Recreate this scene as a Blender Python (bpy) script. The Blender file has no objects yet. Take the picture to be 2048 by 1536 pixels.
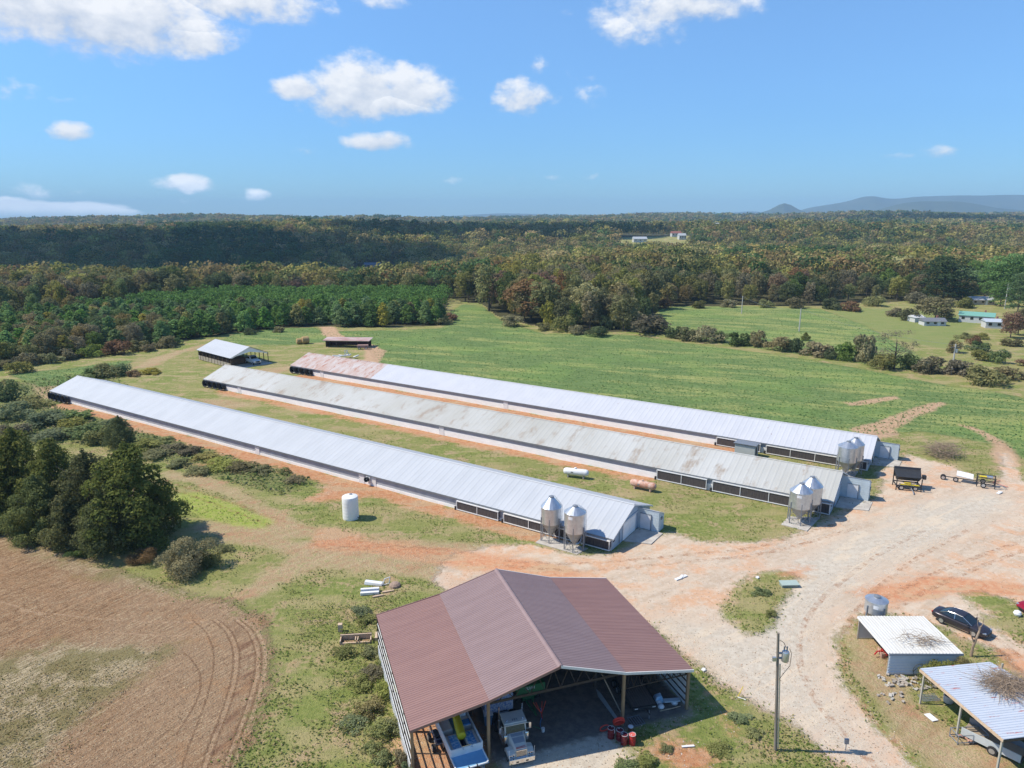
import bpy, math, random
import numpy as np
from mathutils import Vector, Matrix
# ---------------------------------------------------------------- camera, sky, sun, exposure
SC = bpy.context.scene
F, H = 1421.0, 38.0                      # focal length in photo pixels, camera height in metres
TH = math.atan((768 - 435) / F)
cT, sT = math.cos(TH), math.sin(TH)
cd = bpy.data.cameras.new('camera'); cam = bpy.data.objects.new('camera', cd)
SC.collection.objects.link(cam); SC.camera = cam
cam.location = (0, 0, H); cam.rotation_euler = (math.pi / 2 - TH, 0, 0)
cd.sensor_width = 36; cd.lens = 36 * F / 2048; cd.clip_start = 1; cd.clip_end = 90000
SC.view_settings.view_transform = 'Standard'; SC.view_settings.look = 'None'
SC.view_settings.gamma = 1; SC.view_settings.exposure = 0.38
try: SC.cycles.volume_max_steps = 64; SC.cycles.max_bounces = 6; SC.cycles.transparent_max_bounces = 6; SC.cycles.volume_bounces = 0
except Exception: pass
SUN_EL, SUN_DIR = math.radians(52), Vector((-1, 0.035, 0)).normalized()
sunv = Vector((SUN_DIR.x * math.cos(SUN_EL), SUN_DIR.y * math.cos(SUN_EL), math.sin(SUN_EL)))
sl = bpy.data.lights.new('sun', 'SUN'); sl.energy = 4.5; sl.angle = math.radians(0.5); sl.color = (1, .92, .79)
sun = bpy.data.objects.new('sun', sl); SC.collection.objects.link(sun)
sun.rotation_euler = sunv.to_track_quat('Z', 'Y').to_euler(); sun.location = (-40, 0, 80)

class S:                                  # tiny wrapper so shader maths reads like maths
    def __init__(s, t, k): s.t, s.k = t, k
    def _m(s, op, *a):
        n = s.t.nodes.new('ShaderNodeMath'); n.operation = op
        for i, q in enumerate((s,) + a):
            if isinstance(q, S): s.t.links.new(q.k, n.inputs[i])
            else: n.inputs[i].default_value = q
        return S(s.t, n.outputs[0])
    def __add__(s, o): return s._m('ADD', o)
    __radd__ = __add__
    def __sub__(s, o): return s._m('SUBTRACT', o)
    def __rsub__(s, o): return S.c(s.t, o)._m('SUBTRACT', s)
    def __mul__(s, o): return s._m('MULTIPLY', o)
    __rmul__ = __mul__
    def __truediv__(s, o): return s._m('DIVIDE', o)
    def mx(s, o): return s._m('MAXIMUM', o)
    def mn(s, o): return s._m('MINIMUM', o)
    def gt(s, o): return s._m('GREATER_THAN', o)
    def pw(s, o): return s._m('POWER', o)
    def fl(s): return s._m('FLOOR')
    def fr(s): return s._m('FRACT')
    def ab(s): return s._m('ABSOLUTE')
    def sn(s): return s._m('SINE')
    def cl(s):
        r = s._m('ADD', 0.0); r.k.node.use_clamp = True; return r
    def ss(s, a, b):                      # smoothstep a..b
        n = s.t.nodes.new('ShaderNodeMapRange'); n.interpolation_type = 'SMOOTHSTEP'
        s.t.links.new(s.k, n.inputs[0]); n.inputs[1].default_value = a; n.inputs[2].default_value = b
        return S(s.t, n.outputs[0])
    @staticmethod
    def c(t, v):
        n = t.nodes.new('ShaderNodeValue'); n.outputs[0].default_value = v; return S(t, n.outputs[0])
def setin(t, inp, v):
    if isinstance(v, S): t.links.new(v.k, inp)
    elif isinstance(v, (tuple, list)): inp.default_value = tuple(v) + ((1,) if len(v) == 3 and len(inp.default_value) == 4 else ())
    else: inp.default_value = v
def mixc(t, f, a, b):
    n = t.nodes.new('ShaderNodeMix'); n.data_type = 'RGBA'
    setin(t, n.inputs[0], f); setin(t, n.inputs[6], a); setin(t, n.inputs[7], b)
    return S(t, n.outputs[2])
def noise(t, vec, scale, detail=3, rough=.55, stretch=None):
    if stretch:
        m = t.nodes.new('ShaderNodeMapping'); t.links.new(vec.k, m.inputs[0]); m.inputs['Scale'].default_value = stretch
        if len(stretch) > 3: pass
        vec = S(t, m.outputs[0])
    n = t.nodes.new('ShaderNodeTexNoise'); t.links.new(vec.k, n.inputs['Vector'])
    n.inputs['Scale'].default_value = scale; n.inputs['Detail'].default_value = detail; n.inputs['Roughness'].default_value = rough
    return S(t, n.outputs['Fac'])
def rotv(t, vec, ang, stretch):
    m = t.nodes.new('ShaderNodeMapping'); m.vector_type = 'TEXTURE'; t.links.new(vec.k, m.inputs[0])
    m.inputs['Rotation'].default_value = (0, 0, ang); m.inputs['Scale'].default_value = stretch
    return S(t, m.outputs[0])

# ---- world: Nishita sky with fair-weather cumulus that live in the direction of view (infinitely far)
W = bpy.data.worlds.new('World'); SC.world = W; W.use_nodes = True
t = W.node_tree; t.nodes.clear()
sk = t.nodes.new('ShaderNodeTexSky'); sk.sky_type = 'NISHITA'; sk.sun_disc = False
sk.sun_elevation = SUN_EL; sk.sun_rotation = math.atan2(SUN_DIR.x, SUN_DIR.y)
sk.air_density = 1.0; sk.dust_density = .25; sk.ozone_density = 3.0; sk.altitude = 250
tc = t.nodes.new('ShaderNodeTexCoord'); D = S(t, tc.outputs['Generated'])
sp = t.nodes.new('ShaderNodeSeparateXYZ'); t.links.new(D.k, sp.inputs[0])
dx, dy, dz = [S(t, o) for o in sp.outputs]
az = dx._m('ARCTAN2', dy); el = dz._m('ARCSINE')
def dirpx(px, py):
    a, b = (px - 1024) / F, (768 - py) / F
    x, y, z = a, cT + b * sT, -sT + b * cT
    return math.atan2(x, y), math.atan2(z, math.hypot(x, y))
cb = t.nodes.new('ShaderNodeCombineXYZ'); t.links.new(az.k, cb.inputs[0]); t.links.new((el * 1.5).k, cb.inputs[1])
AE = S(t, cb.outputs[0])
w1 = noise(t, AE, 9, 3, .6) - .5; w2 = noise(t, AE, 30, 5, .60) - .5; w3 = noise(t, AE, 11.3, 3, .6) - .5
# (px, py, half width, half height, strength) of each cloud
CL = [(60,0,110,62,1.1),(200,15,190,70,1.2),(380,72,80,26,1.05),(470,2,160,34,1),(340,48,110,36,1),(580,10,45,26,.7),(720,176,95,58,1.1),(820,178,82,44,1.05),(770,205,110,30,1),(600,176,50,20,.85),
      (1050,192,64,34,.9),(1012,176,30,16,.6),(1290,20,120,62,.75),(1370,8,130,36,1),(1250,50,60,34,.6),(1455,0,70,20,.7),(750,280,60,18,.85),(810,290,46,10,.5),(612,300,36,13,.45),(140,264,42,16,.75),(40,180,44,26,.35),
      (372,366,52,16,.9),(518,390,26,13,.7),(70,382,40,13,.55),(145,380,34,8,.4),(60,424,105,19,1.7),(150,424,70,17,1.4),(215,430,45,11,1.0),(1080,130,20,18,.45),(1160,150,44,18,.35),(1180,190,40,24,.4),
      (1875,305,40,14,.5),(1790,312,34,8,.45),(920,357,30,8,.4),(1112,355,26,10,.42),(1022,357,24,7,.36),(1190,353,30,7,.35),(140,198,30,8,.3),(1120,370,20,6,.35),(380,398,30,8,.3),(770,5,60,12,.5),(1010,25,50,14,.28),(1125,20,40,12,.3),
      (2600,200,160,70,1.1),(-400,150,160,70,1.1),(-450,330,120,30,.9)]
fld = None; sh = None
ux = az + w1 * .045; uy = el + w3 * .022
for px, py, a, b, st in CL:
    u0, v0 = dirpx(px, py); A = a * 1.05 / F; B = b * 1.02 / F; st = st if a > 60 else st * 1.1 + .1
    X = (ux - u0) * (1 / A); Y = (uy - v0) * (1 / B)
    f = ((X * X + Y * Y) * -1 + 1) * st + (st - 1) * .9
    if fld is None: fld, sh = f, Y
    else:
        g = f.gt(fld); sh = sh + (Y - sh) * g; fld = fld.mx(f)
dens = (fld + w2 * 2.3 + w1 * .9).ss(-.15, .95)
dens = dens * el.ss(-.004, .012)
lit = (sh * .62 + w2 * 2.2 + w1 * .8 + .66).cl()
ccol = mixc(t, lit, (5.6, 6.3, 7.5), (9.6, 9.7, 9.9))
lowb = el.ss(.07, .0) * .9 + 1.0
vm = t.nodes.new('ShaderNodeVectorMath'); vm.operation = 'SCALE'; t.links.new(ccol.k, vm.inputs[0]); t.links.new(lowb.k, vm.inputs['Scale']); ccol = S(t, vm.outputs[0])
up = mixc(t, el.ss(0, .33), (.60, .99, 1.42), (1.14, 1.50, 1.80))
mu = t.nodes.new('ShaderNodeMix'); mu.data_type = 'RGBA'; mu.blend_type = 'MULTIPLY'; mu.inputs[0].default_value = 1
t.links.new(sk.outputs[0], mu.inputs[6]); t.links.new(up.k, mu.inputs[7])
skc = mixc(t, (dens * .95).cl(), S(t, mu.outputs[2]), ccol)
bg = t.nodes.new('ShaderNodeBackground'); t.links.new(skc.k, bg.inputs[0]); bg.inputs[1].default_value = .082
wo = t.nodes.new('ShaderNodeOutputWorld'); t.links.new(bg.outputs[0], wo.inputs[0])

# ---------------------------------------------------------------- helpers
def U(px, py, z=0.0):                     # point of the ground (height z) that the photo shows at a pixel
    a, b = (px - 1024) / F, (768 - py) / F
    d = (a, cT + b * sT, -sT + b * cT); k = (z - H) / d[2]
    return Vector((d[0] * k, d[1] * k, z))
def PR(x, y, z):                          # forward projection, works on arrays
    z = z - H; dep = y * cT - z * sT
    return 1024 + F * x / dep, 768 - F * (y * sT + z * cT) / dep
def prop(o, label=None, cat=None, group=None, kind=None):
    if label: o['label'] = label
    if cat: o['category'] = cat
    if group: o['group'] = group
    if kind: o['kind'] = kind
    return o
def link(o, parent=None):
    SC.collection.objects.link(o)
    if parent: o.parent = parent
    return o
def thing(name, label, cat, loc=(0, 0, 0), rz=0.0, group=None):
    o = bpy.data.objects.new(name, None); link(o); o.location = loc; o.rotation_euler = (0, 0, rz)
    o.empty_display_size = .3
    return prop(o, label, cat, group)
def npmesh(name, v, f, k=4, attrs=None, smooth=False, colattr=None):
    me = bpy.data.meshes.new(name); v = np.asarray(v, np.float32); f = np.asarray(f, np.int32).reshape(-1, k)
    me.vertices.add(len(v)); me.vertices.foreach_set('co', v.ravel())
    me.loops.add(f.size); me.loops.foreach_set('vertex_index', f.ravel())
    me.polygons.add(len(f)); me.polygons.foreach_set('loop_start', np.arange(0, f.size, k, dtype=np.int32))
    me.polygons.foreach_set('use_smooth', np.full(len(f), smooth))
    for n, (dom, arr) in (attrs or {}).items():
        a = me.attributes.new(n, 'FLOAT', dom); a.data.foreach_set('value', np.asarray(arr, np.float32).ravel())
    if colattr is not None:
        a = me.attributes.new('col', 'FLOAT_COLOR', 'FACE')
        c = np.ones((len(f), 4), np.float32); c[:, :3] = colattr; a.data.foreach_set('color', c.ravel())
    me.update(calc_edges=True)
    return me
class MB:
    def __init__(s): s.v, s.f = [], []
    def add(s, vs, fs):
        b = len(s.v); s.v += [tuple(p) for p in vs]; s.f += [tuple(b + i for i in q) for q in fs]; return s
    def hexa(s, p):                       # 8 corners: bottom 4 ccw, top 4 ccw
        return s.add(p, [(3,2,1,0),(4,5,6,7),(0,1,5,4),(1,2,6,5),(2,3,7,6),(3,0,4,7)])
    def box(s, x0, x1, y0, y1, z0, z1):
        return s.hexa([(x0,y0,z0),(x1,y0,z0),(x1,y1,z0),(x0,y1,z0),(x0,y0,z1),(x1,y0,z1),(x1,y1,z1),(x0,y1,z1)])
    def obox(s, c, sz, rz=0., ry=0., rx=0.):
        M = Matrix.Translation(c) @ Matrix.Rotation(rz, 4, 'Z') @ Matrix.Rotation(ry, 4, 'Y') @ Matrix.Rotation(rx, 4, 'X')
        a, b, d = sz[0] / 2, sz[1] / 2, sz[2] / 2
        return s.hexa([M @ Vector(q) for q in ((-a,-b,-d),(a,-b,-d),(a,b,-d),(-a,b,-d),(-a,-b,d),(a,-b,d),(a,b,d),(-a,b,d))])
    def tube(s, p, q, r, r2=None, n=8):
        p, q = Vector(p), Vector(q); r2 = r if r2 is None else r2
        d = (q - p).normalized(); a = d.orthogonal().normalized(); b = d.cross(a)
        vs = [c + (a * math.cos(2*math.pi*i/n) + b * math.sin(2*math.pi*i/n)) * R for c, R in ((p, r), (q, r2)) for i in range(n)]
        return s.add(vs, [(i, (i+1) % n, n + (i+1) % n, n + i) for i in range(n)] + [tuple(range(n-1, -1, -1)), tuple(range(n, 2*n))])
    def path(s, pts, r, n=6, r2=None):
        for i in range(len(pts) - 1):
            k = lambda j: r + ((r2 if r2 is not None else r) - r) * j / (len(pts) - 1)
            s.tube(pts[i], pts[i+1], k(i), k(i+1), n)
        return s
    def lathe(s, prof, c=(0, 0, 0), n=24, axis='z', caps=True):
        vs = []
        for r, z in prof:
            for i in range(n):
                a = 2 * math.pi * i / n; x, y = r * math.cos(a), r * math.sin(a)
                p = {'z': (x, y, z), 'x': (z, x, y), 'y': (y, z, x)}[axis]
                vs.append((c[0] + p[0], c[1] + p[1], c[2] + p[2]))
        fs = [(j*n+i, j*n+(i+1) % n, (j+1)*n+(i+1) % n, (j+1)*n+i) for j in range(len(prof)-1) for i in range(n)]
        if caps: fs += [tuple(range(n-1, -1, -1)), tuple(range((len(prof)-1)*n, len(prof)*n))]
        return s.add(vs, fs)
    def slab(s, a, b, c, d, th):          # quad a b c d with thickness downwards (z)
        lo = [(p[0], p[1], p[2] - th) for p in (a, b, c, d)]
        return s.hexa(lo + [a, b, c, d])
    def ribs(s, a, b, c, d, n, h, th=.03): # ribbed sheet, ribs run a->d / b->c, spread along a->b
        a, b, c, d = map(Vector, (a, b, c, d)); nz = (b - a).cross(d - a).normalized()
        if nz.z < 0: nz = -nz
        prof = []
        for i in range(n):
            for k, hh in ((0, 0), (.62, 0), (.72, h), (.90, h)): prof.append(((i + k) / n, hh))
        prof.append((1, 0)); vs = []
        for u, hh in prof: vs += [a.lerp(b, u) + nz * hh, d.lerp(c, u) + nz * hh]
        m = len(prof); s.add(vs, [(2*i, 2*i+2, 2*i+3, 2*i+1) for i in range(m - 1)])
        o = -nz * th; return s.add([a+o, b+o, c+o, d+o], [(0, 1, 2, 3)])
    def poly(s, pts, z0, z1):             # extruded outline (x, y)
        n = len(pts)
        return s.add([(x, y, z0) for x, y in pts] + [(x, y, z1) for x, y in pts],
                     [(i, (i+1) % n, n + (i+1) % n, n + i) for i in range(n)] + [tuple(range(n-1, -1, -1)), tuple(range(n, 2*n))])
    def side(s, pts, y0, y1):             # extruded outline (x, z) across y
        n = len(pts)
        return s.add([(x, y0, z) for x, z in pts] + [(x, y1, z) for x, z in pts],
                     [(i, (i+1) % n, n + (i+1) % n, n + i) for i in range(n)] + [tuple(range(n-1, -1, -1)), tuple(range(n, 2*n))])
    def torus(s, c, R, r, axis='z', n=28, m=8):
        vs = []
        for i in range(n):
            a = 2*math.pi*i/n
            for j in range(m):
                b = 2*math.pi*j/m; q = R + r*math.cos(b); x, y, z = q*math.cos(a), q*math.sin(a), r*math.sin(b)
                p = {'z': (x, y, z), 'x': (z, x, y), 'y': (y, z, x)}[axis]; vs.append((c[0]+p[0], c[1]+p[1], c[2]+p[2]))
        return s.add(vs, [(i*m+j, ((i+1) % n)*m+j, ((i+1) % n)*m+(j+1) % m, i*m+(j+1) % m) for i in range(n) for j in range(m)])
    def obj(s, name, mat, parent=None, smooth=False, bevel=0, sub=0, loc=None):
        me = bpy.data.meshes.new(name); me.from_pydata(s.v, [], s.f); me.update()
        import bmesh
        bm = bmesh.new(); bm.from_mesh(me); bmesh.ops.recalc_face_normals(bm, faces=bm.faces); bm.to_mesh(me); bm.free()
        me.materials.append(mat); o = link(bpy.data.objects.new(name, me), parent)
        if smooth:
            me.polygons.foreach_set('use_smooth', [True] * len(me.polygons))
            try: me.set_sharp_from_angle(angle=math.radians(38))
            except Exception: pass
        if bevel:
            m = o.modifiers.new('bevel', 'BEVEL'); m.width = bevel; m.segments = 2; m.limit_method = 'ANGLE'
        if sub:
            m = o.modifiers.new('sub', 'SUBSURF'); m.levels = m.render_levels = sub
        if loc: o.location = loc
        return o
def copy_tree(o, parent=None):
    c = o.copy(); SC.collection.objects.link(c); c.parent = parent
    for ch in KIDS.get(o.name, []): copy_tree(ch, c)
    return c
KIDS = {}
def scan(root):                           # remember children so copies stay fast
    for o in [root] + list(root.children_recursive): KIDS[o.name] = list(o.children)
# ---------------------------------------------------------------- materials
def pmat(name, col, rough=.7, metal=0., col2=None, nscale=3., amount=.5, bump=0., bscale=30., detail=4, stretch=None, spec=.5, coords='Object', col3=None, n3=.7, thr=(.5, .6)):
    m = bpy.data.materials.new(name); m.use_nodes = True; t = m.node_tree; b = t.nodes['Principled BSDF']
    tc = t.nodes.new('ShaderNodeTexCoord'); V = S(t, tc.outputs[coords])
    c = col
    if col2 is None: col2 = tuple(x * .82 for x in col)
    n = noise(t, V, nscale, detail, .6, stretch); c = mixc(t, n.ss(.5 - .22, .5 + .22) * amount, col, col2)
    if col3 is not None: c = mixc(t, noise(t, V, n3, 7, .7, stretch).ss(*thr), c, col3)
    setin(t, b.inputs['Base Color'], c); b.inputs['Roughness'].default_value = rough; b.inputs['Metallic'].default_value = metal
    b.inputs['Specular IOR Level'].default_value = spec
    if bump:
        bn = t.nodes.new('ShaderNodeBump'); bn.inputs['Strength'].default_value = bump; bn.inputs['Distance'].default_value = .05
        t.links.new(noise(t, V, bscale, 3).k, bn.inputs['Height']); t.links.new(bn.outputs[0], b.inputs['Normal'])
    return m
# ---------------------------------------------------------------- terrain
HA = math.radians(147.0); HU = np.array([math.cos(HA), math.sin(HA)]); HN = np.array([-HU[1] * -1, -HU[0]])  # along / towards far side
HN = np.array([HU[1], -HU[0]])
HOUSES = [  # near corner, length, eave height near/far, ridge height near/far
    dict(c=(11.6, 76.5), L=132.0, e=1.72, e2=1.80, r=3.85, W=11.6),
    dict(c=(41.7, 86.9), L=134.4, e=1.98, e2=1.75, r=4.25, W=11.8),
    dict(c=(54.8, 103.6), L=131.6, e=1.86, e2=1.85, r=4.05, W=11.8)]
LP = ([0, 330, 400, 480, 600, 800, 1000, 1100, 1400, 1700, 2600, 3500, 6000, 9e4], [0, 0, -6, -18, -17, -4, 9, 9, -8, -6, 20, 12, 0, 0])
RP = ([0, 330, 450, 600, 750, 880, 960, 1100, 1500, 2000, 2700, 3500, 5000, 7000, 9e4], [0, 0, 0, -8, -8, 6, 12, 10, 8, 13, 23, 22, 10, 0, 0])
def sst(x, a, b):
    t = np.clip((x - a) / (b - a), 0, 1); return t * t * (3 - 2 * t)
def ZT(x, y):
    x = np.asarray(x, float); y = np.asarray(y, float); d = np.maximum(y, 1.); a = x / d
    w = 1 - sst(a, -.22, .12)
    z = w * np.interp(d, *LP) + (1 - w) * np.interp(d, *RP)
    z = z + sst(a, .2, .6) * np.interp(d, [1200, 2200, 3200, 4500, 6500], [0, 8, 16, 8, 0])
    amp = np.interp(d, [330, 600, 1500, 3000, 7000], [0, 4, 8, 11, 0])
    z = z + amp * (np.sin(x / 310 + y / 540) + .7 * np.sin(x / 140 - y / 260 + 2) + .5 * np.sin(x / 83 + y / 97)) * .6
    near = np.interp(d, [20, 40, 250, 330], [.05, .05, .12, 0])
    z = z + near * (np.sin(x / 3.1 + 1.3 * np.sin(y / 4.7)) * np.sin(y / 3.7) - .3) * sst(np.abs(x) + y, 60, 90)
    return z
def zt(x, y): return float(ZT(x, y))
def _grid(lo, hi, step, far, growth):
    a = list(np.arange(lo, hi, step)); s = step; v = a[-1]
    up = []
    while v < far: s *= growth; v += s; up.append(v)
    return a, up
gx, gup = _grid(-110, 110, .9, 13000, 1.09); gx = [-q for q in gup[::-1]] + gx + gup
gy, gup = _grid(30, 250, .9, 13000, 1.045); gy = list(np.arange(-120, 30, 12)) + gy + gup
GX, GY = np.meshgrid(np.array(gx), np.array(gy)); PX_, PY_ = GX.ravel(), GY.ravel()

def W2(pts): return np.array([list(U(*p))[:2] for p in pts])
def sdf(poly, x, y):                      # signed distance, positive inside
    d = np.full(x.shape, 1e9); ins = np.zeros(x.shape, bool); n = len(poly)
    for i in range(n):
        x0, y0 = poly[i]; x1, y1 = poly[(i + 1) % n]; ex, ey = x1 - x0, y1 - y0
        t = np.clip(((x - x0) * ex + (y - y0) * ey) / (ex * ex + ey * ey + 1e-9), 0, 1)
        d = np.minimum(d, (x - x0 - t * ex) ** 2 + (y - y0 - t * ey) ** 2)
        c = ((y0 > y) != (y1 > y)); 
        with np.errstate(divide='ignore', invalid='ignore'): xi = (x1 - x0) * (y - y0) / (y1 - y0 + 1e-12) + x0
        ins ^= c & (x < xi)
    return np.where(ins, 1, -1) * np.sqrt(d)
def line(pts, w, x, y):                   # band of half width w (scalar or list) along a polyline
    d = np.full(x.shape, 1e9); ww = [w] * len(pts) if np.isscalar(w) else w
    for i in range(len(pts) - 1):
        (x0, y0), (x1, y1) = pts[i], pts[i + 1]; ex, ey = x1 - x0, y1 - y0
        t = np.clip(((x - x0) * ex + (y - y0) * ey) / (ex * ex + ey * ey + 1e-9), 0, 1)
        d = np.minimum(d, np.hypot(x - x0 - t * ex, y - y0 - t * ey) - (ww[i] + (ww[i+1] - ww[i]) * t))
    return -d
def hp(i, s, t):                          # point of poultry house i: s along, t across (negative = near side)
    c = HOUSES[i]['c']; return (c[0] + HU[0]*s + HN[0]*t, c[1] + HU[1]*s + HN[1]*t)
P_YARD = W2([(880,1120),(960,1092),(1060,1088),(1150,1108),(1225,1106),(1290,1075),(1345,1062),(1400,1082),(1500,1084),(1560,1078),(1600,1062),(1645,1045),(1665,1030),(1745,1000),(1752,985),(1765,960),(1745,946),(1800,922),(1810,906),(1835,912),(1870,922),(1905,932),(1930,945),(1960,962),(1992,962),(2003,935),(1998,905),(2016,905),(2032,935),(2050,962),(2260,1010),(2350,1330),(2200,1420),(2060,1362),(1985,1300),(1900,1262),(1840,1236),(1760,1226),(1712,1236),(1690,1262),(1676,1300),(1682,1350),(1708,1395),(1752,1450),(1800,1505),(1850,1570),(1760,1590),(1690,1540),(1640,1490),(1560,1430),(1480,1390),(1400,1335),(1340,1285),(1290,1245),(1250,1300),(1100,1300),(900,1190),(870,1166)])
P_ISL = W2([(1488,1160),(1525,1144),(1560,1140),(1590,1150),(1580,1180),(1560,1215),(1545,1252),(1520,1266),(1490,1262),(1462,1245),(1440,1212),(1462,1180)])
P_ISL2 = W2([(1925,1190),(1975,1186),(2048,1210),(2200,1260),(2200,1330),(2050,1292),(2000,1262),(1970,1240),(1990,1226),(1950,1212)])
P_PLOW = W2([(-400,1020),(0,1055),(90,1092),(200,1125),(330,1172),(420,1197),(485,1210),(520,1238),(545,1290),(540,1370),(505,1455),(455,1545),(430,1700),(-900,1700)])
P_STRAW = [W2([(-200,1330),(0,1320),(130,1285),(260,1285),(345,1300),(250,1370),(150,1450),(60,1560),(-300,1600)]), W2([(150,1120),(300,1150),(420,1190),(330,1185),(200,1150),(80,1115),(0,1080),(-100,1040)])]
P_CROP = [W2([(640,664),(880,657),(905,645),(895,628),(925,608),(965,612),(1000,640),(1090,668),(1250,668),(1400,690),(1550,709),(1680,731),(1760,745),(1900,772),(1990,784),(2200,830),(2300,960),(2060,925),(2005,890),(1960,885),(1900,872),(1840,862),(1770,868),(1700,870),(1300,810),(900,755),(760,735),(735,690),(668,684)]),
          W2([(1318,614),(1500,612),(1640,618),(1730,650),(1800,690),(1880,735),(1830,742),(1700,724),(1540,700),(1400,682),(1320,655)]),
          W2([(400,695),(470,668),(560,655),(628,655),(655,668),(655,684),(560,690),(480,690)]), W2([(20,748),(150,735),(270,718),(200,760),(80,775)])]
P_PALE = [W2([(1640,612),(1850,622),(1960,640),(1900,700),(1800,680),(1700,640)]), W2([(1000,560),(920,600),(960,615)])]
P_LIME = W2([(352,984),(400,984),(470,1010),(545,1040),(530,1060),(470,1052),(400,1035),(345,1012)])
P_CLAY = [W2([(640,1058),(760,1078),(900,1098),(1050,1118),(1180,1150),(1120,1162),(950,1138),(760,1108),(620,1094)]), W2([(1690,1186),(1850,1146),(2048,1168),(2200,1190),(2048,1196),(1900,1186),(1760,1214)]), W2([(1985,1285),(2100,1335),(2150,1410),(2000,1325)]), W2([(668,962),(720,958),(780,972),(800,985),(745,992),(700,1000),(640,1004),(612,1000)]), W2([(480,905),(520,915),(500,925),(470,918)]), W2([(920,1100),(1010,1112),(1090,1130),(1150,1150),(1100,1152),(1000,1135)]), W2([(380,930),(430,925),(400,945)]),
          W2([(1540,1138),(1625,1132),(1600,1152),(1560,1150)]), W2([(1396,1365),(1450,1420),(1480,1480),(1440,1450)]), W2([(1330,1470),(1420,1500),(1440,1560),(1350,1560),(1300,1500)]), W2([(800,1440),(975,1396),(990,1520),(1000,1640),(780,1640)])]
P_TAN = [W2([(462,1196),(520,1150),(590,1098),(640,1072),(800,1078),(960,1085),(1040,1090),(940,1180),(880,1168),(800,1152),(720,1142),(640,1140),(600,1152),(560,1170),(510,1205)]), W2([(330,940),(430,955),(540,1010),(620,1052),(700,1060),(560,1082),(450,1075),(360,1060),(420,1040),(540,1048),(480,1005),(380,965),(320,955)]), W2([(440,1060),(600,1080),(680,1078),(600,1110),(430,1085)]), W2([(270,735),(300,716),(400,690),(440,688),(380,700),(300,735)]),
         W2([(1690,870),(1780,850),(1800,868),(1740,884)]), W2([(1690,805),(1790,792),(1800,798),(1700,812)]), W2([(450,748),(540,735),(610,728),(560,745),(480,762)]), W2([(60,765),(100,760),(130,790),(80,800)]), W2([(380,795),(470,800),(520,812),(440,815)]), W2([(1740,1400),(1840,1420),(2050,1540),(1900,1560),(1800,1480)]), W2([(1695,1262),(1790,1290),(1840,1420),(1760,1420),(1700,1350)])]
BX, BY, BA, BL = 3.51, 45.22, .33, 15.2
def bp(s, t): return (BX + math.cos(BA)*s - math.sin(BA)*t, BY + math.sin(BA)*s + math.cos(BA)*t)
L_TAN = [([(618,645),(655,655),(662,668),(690,682),(735,690),(752,703),(742,725)], [1.0, 2.2, 2.8, 2.2, 1.8, 2.8, 2.2]), ([(1725,860),(1780,848),(1820,828),(1850,818),(1885,805)], [1.8, 2.1, 1.5, 1.7, .9]), ([(2012,925),(2005,890),(1960,862),(1925,850)], [1.9, 1.3, .9, .6])]
P_GRAV = [W2([(1480,1250),(1560,1130),(1700,1060),(1850,1000),(1980,980),(2040,1010),(1900,1080),(1720,1160),(1640,1260),(1640,1340),(1700,1440),(1760,1540),(1640,1480),(1440,1360),(1300,1240),(1330,1230)]), W2([(815,1158),(875,1158),(868,1172),(810,1172)]), W2([(990,1330),(1240,1370),(1200,1560),(1010,1560)])]
P_BRUSH = [W2([(0,770),(200,745),(330,820),(420,880),(540,900),(640,960),(560,985),(420,950),(300,900),(180,880),(0,900)])]
_rt = [(440,1600),(470,1500),(502,1420),(522,1350),(524,1300),(508,1262),(480,1240)]
L_RUT = [([(a - o, b) for a, b in _rt], .07) for o in (0, 12, 30, 42, 58)] + [([(60,1222),(200,1238),(330,1245),(450,1242)], .05), ([(230,1262),(330,1268),(430,1270)], .05), ([(360,1450),(392,1400),(405,1365),(395,1340),(378,1320)], .10), ([(0,1200),(50,1222)], .05)]
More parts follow.
